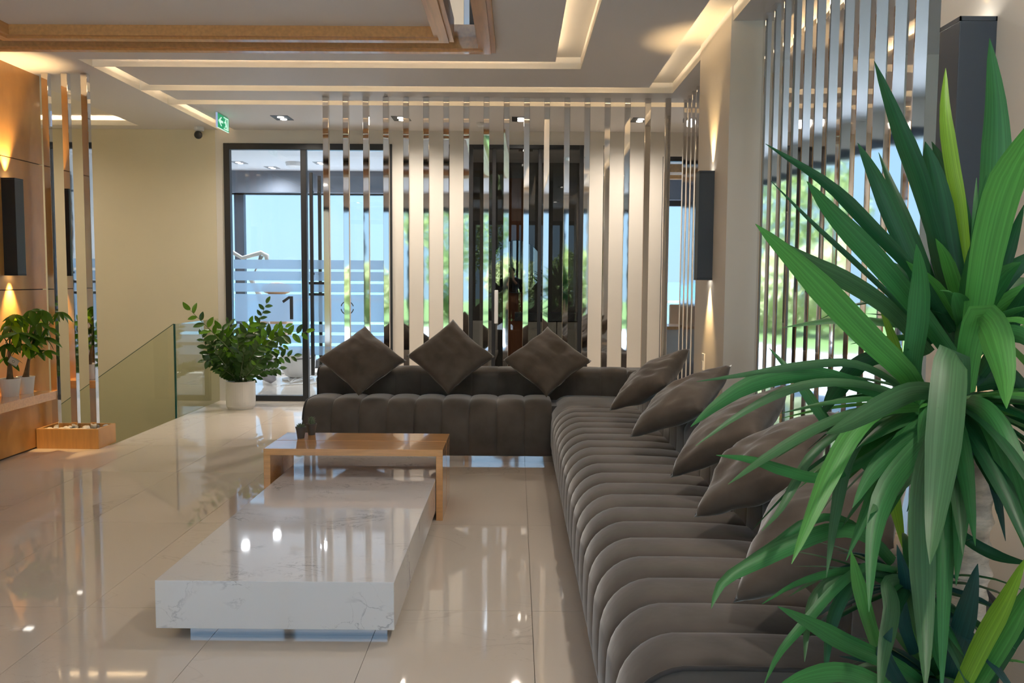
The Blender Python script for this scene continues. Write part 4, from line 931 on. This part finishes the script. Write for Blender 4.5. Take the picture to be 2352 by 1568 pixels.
# study seen through the gap on the right
ds = empty('desk', (2.35, 11.3, 0), 'oak desk with white panels seen through the gap right of the last post', 'desk')
box('desktop', (1.9, 2.9, 11.0, 11.7, .70, .74), OAK, ds); box('modesty_panel', (1.92, 2.88, 11.05, 11.07, .25, .70), WHITE, ds); box('side', (1.9, 1.93, 11.0, 11.7, 0, .70), WHITE, ds); box('side', (2.87, 2.9, 11.0, 11.7, 0, .70), WHITE, ds)
bx = empty('desk_chair', (2.45, 11.9, 0), 'brown office chair behind the oak desk', 'chair')
b = MB(); b.box(2.15, 2.65, 11.95, 12.0, .62, 1.0); b.build('backrest', TAN, bx, bevel=.02); box('seat', (2.15, 2.65, 11.78, 11.95, .44, .50), TAN, bx, bevel=.02); MB().lathe([(0, 0), (.22, 0), (.22, .03), (.03, .06), (.03, .44), (0, .44)], (2.4, 11.9, 0), 18, cap=False).build('base', BLACK, bx)
pf = empty('pouf', (2.05, 10.0, 0), 'dark grey upholstered pouf on the study floor', 'pouf')
MB().lathe([(0, .02), (.24, .02), (.27, .08), (.27, .28), (.24, .34), (0, .35)], (2.10, 10.0, 0), 28, cap=False).build('body', HEAD, pf, smooth=True); MB().lathe([(0, 0), (.2, 0), (.2, .02), (0, .02)], (2.10, 10.0, 0), 20, cap=False).build('foot', BLACK, pf)

# ------------------------------------------------------------------ photographer, seen only in the round mirror
pn = empty('person', (-.12, -.45, 0), 'person with short dark hair and dark top holding a camera, reflected in the round mirror', 'person')
def skin(name, verts, edges, radii, m, root=0, sub=2):
    me = bpy.data.meshes.new(name); me.from_pydata([Vector(v)-wloc(pn) for v in verts], edges, []); me.materials.append(m)
    o = bpy.data.objects.new(name, me); COL.objects.link(o); o.parent = pn
    md = o.modifiers.new('skin', 'SKIN')
    for i, r_ in enumerate(radii):
        r_ = r_ if isinstance(r_, tuple) else (r_, r_); me.skin_vertices[0].data[i].radius = r_
    me.skin_vertices[0].data[root].use_root = True
    s = o.modifiers.new('sub', 'SUBSURF'); s.levels = sub; s.render_levels = sub
    md.use_smooth_shade = True; return o
SKINM = mat('skin', (.50, .28, .19), .5); TOP = mat('dark_top', (.03, .035, .05), .8); JEAN = mat('dark_trousers', (.04, .05, .08), .8); HAIR = mat('dark_hair', (.02, .014, .01), .6)
hx, hy = -.13, -.42
def arm(sg, hand):
    sh = (hx+sg*.18, hy-.02, 1.30); el = (hx+sg*.27, hy+.06, 1.06); return [sh, el, hand]
V = [(hx, hy-.03, .86), (hx, hy-.03, 1.05), (hx, hy-.03, 1.22), (hx, hy-.02, 1.34), (hx, hy, 1.42), (hx, hy+.02, 1.50), (hx, hy+.02, 1.585)]
Rr = [(.15, .105), (.125, .09), (.15, .10), (.10, .07), (.052, .052), (.078, .092), (.062, .08)]
Ed = [(i, i+1) for i in range(6)]
for sg in (-1, 1):
    n0 = len(V); hnd = (hx+sg*.065, hy+.24, 1.30)
    V += [*arm(sg, hnd)]; Rr += [(.055, .055), (.040, .040), (.026, .026)]; Ed += [(3, n0), (n0, n0+1), (n0+1, n0+2)]
    n1 = len(V); V += [(hnd[0]-sg*.01, hnd[1]+.05, 1.335)]; Rr += [(.030, .016)]; Ed += [(n0+2, n1)]
    for k in range(4):
        f0 = len(V); zf = 1.36-.019*k; L = (.030, .034, .032, .026)[k]
        V += [(hnd[0]-sg*.012, hnd[1]+.075, zf), (hnd[0]-sg*(.012+L*.5), hnd[1]+.095, zf), (hnd[0]-sg*(.012+L), hnd[1]+.085, zf)]; Rr += [(.009, .009), (.0085, .0085), (.007, .007)]
        Ed += [(n1, f0), (f0, f0+1), (f0+1, f0+2)]
    f0 = len(V); V += [(hnd[0]-sg*.03, hnd[1]+.03, 1.315), (hnd[0]-sg*.045, hnd[1]+.05, 1.318)]; Rr += [(.011, .011), (.009, .009)]; Ed += [(n1, f0), (f0, f0+1)]
    l0 = len(V); V += [(hx+sg*.095, hy-.03, .80), (hx+sg*.11, hy+.0, .45), (hx+sg*.12, hy-.05, .09), (hx+sg*.125, hy+.09, .045)]; Rr += [(.085, .085), (.058, .058), (.042, .042), (.042, .035)]
    Ed += [(0, l0), (l0, l0+1), (l0+1, l0+2), (l0+2, l0+3)]
skin('body', V, Ed, Rr, SKINM)
cl = [(V[0][0], V[0][1], .93)]+[V[1], V[2], V[3]]; ce_ = [(0, 1), (1, 2), (2, 3)]; cr = [(.165, .12), (.145, .11), (.168, .118), (.11, .085)]
for sg in (-1, 1):
    a = arm(sg, (hx+sg*.065, hy+.24, 1.30)); n0 = len(cl); cl += [a[0], a[1], tuple(Vector(a[1]).lerp(Vector(a[2]), .75))]; cr += [.068, .052, .04]; ce_ += [(3, n0), (n0, n0+1), (n0+1, n0+2)]
skin('top', cl, ce_, cr, TOP)
tv = [(hx, hy-.03, .92), (hx, hy-.03, .84)]; te = [(0, 1)]; tr_ = [(.155, .112), (.16, .118)]
for sg in (-1, 1):
    n0 = len(tv); tv += [(hx+sg*.095, hy-.03, .78), (hx+sg*.11, hy, .45), (hx+sg*.12, hy-.05, .11)]; tr_ += [.098, .072, .058]; te += [(1, n0), (n0, n0+1), (n0+1, n0+2)]
skin('trousers', tv, te, tr_, JEAN)
hm = MB().sphere((hx, hy-.005, 1.565), .108, 20, (.88, 1.0, .92))
for v in hm.bm.verts:
    if v.co.y > hy+.045 and v.co.z < 1.60: v.co.y = hy+.045
    if v.co.z < 1.50: v.co.z = 1.50
hm.build('hair', HAIR, pn, smooth=True)
for sg in (-1, 1):
    MB().sphere((hx+sg*.031, hy+.098, 1.525), .010, 10).build('eye', BLACK, pn, smooth=True); MB().sphere((hx+sg*.085, hy+.01, 1.515), .024, 10, (.35, .6, 1)).build('ear', SKINM, pn, smooth=True)
MB().sphere((hx, hy+.115, 1.50), .014, 10, (.8, 1, 1.4)).build('nose', SKINM, pn, smooth=True); MB().sphere((hx, hy+.10, 1.465), .018, 10, (1.2, .5, .35)).build('mouth', mat('lips', (.4, .12, .10), .5), pn, smooth=True)
cm = empty('photo_camera', (hx, hy+.30, 1.33), 'black camera held by the photographer', 'camera')
box('camera_body', (hx-.06, hx+.06, hy+.285, hy+.325, 1.29, 1.37), BLACK, cm, bevel=.006)
b = MB().tube([(hx, hy+.325, 1.325), (hx, hy+.365, 1.325)], .03, 20); b.build('camera_lens', BLACK, cm)

# ------------------------------------------------------------------ garden in front of the lobby glazing (seen in the chrome and the mirrors)
GL = [leafmat('garden_leaf_%d' % k, a, b_, .6, .35) for k, (a, b_) in enumerate((((.10, .20, .03), (.42, .48, .18)), ((.14, .24, .08), (.28, .38, .14)), ((.42, .46, .20), (.58, .60, .34))))]
def bush(x, y, z, rx, ry, rz, n, k, name, label, trunk_=False, group=None):
    rr = random.Random(int(x*31+y*17)); t = empty(name, (x, y, -.05), label, 'tree' if trunk_ else 'shrub', group)
    vs, fs = [], []
    for i in range(n):
        a = rr.uniform(0, 2*PI); c = rr.uniform(-1, 1); s = math.sqrt(1-c*c); r = rr.uniform(.72, 1)
        p = Vector((x+rx*r*s*math.cos(a), y+ry*r*s*math.sin(a), z+rz*r*c)); p += Vector((noise.noise(p), noise.noise(p+Vector((9, 0, 0))), noise.noise(p+Vector((0, 9, 0)))))*.5
        p.z = max(p.z, 0)
        u = Vector((rr.uniform(-1, 1), rr.uniform(-1, 1), rr.uniform(-1, 1))).normalized(); v = u.orthogonal().normalized(); L = rr.uniform(.07, .15)
        q = len(vs); vs += [p-u*L, p+v*L*.4, p+u*L, p-v*L*.4]; fs.append((q, q+1, q+2, q+3))
    me = bpy.data.meshes.new('foliage'); me.from_pydata([Vector(p)-wloc(t) for p in vs], [], fs); me.materials.append(GL[k])
    o = bpy.data.objects.new('foliage', me); COL.objects.link(o); o.parent = t; o['kind'] = 'stuff'
    if trunk_: MB().tube([(x, y, -.05), (x+.1, y, z*.5), (x, y+.1, z)], [.14, .11, .06], 8).build('trunk', PTR, t)
    return t
for i, (x, y, h, k) in enumerate([(-7, -12, 3.2, 0), (-4.6, -11.5, 2.6, 2), (-2.4, -12.5, 3.0, 0), (-.2, -12, 2.7, 2), (2.0, -12.6, 3.1, 0), (4.4, -12, 2.8, 1), (7, -12.5, 3.2, 2)]):
    bush(x, y, h*.38, .95, .9, h*.38, 2200, k, 'garden_shrub', 'leafy shrub in the garden row facing the lobby, %s from the left' % ORD[i], group='garden shrubs facing the lobby')
for i, (x, y, k) in enumerate([(-9, -18, 1), (-2.5, -19, 0), (8.5, -19, 0)]):
    bush(x, y, 3.3, 1.9, 1.9, 1.9, 3000, k, 'garden_tree', 'tree behind the garden shrub row, %s from the left' % ORD[i], True, group='garden trees facing the lobby')
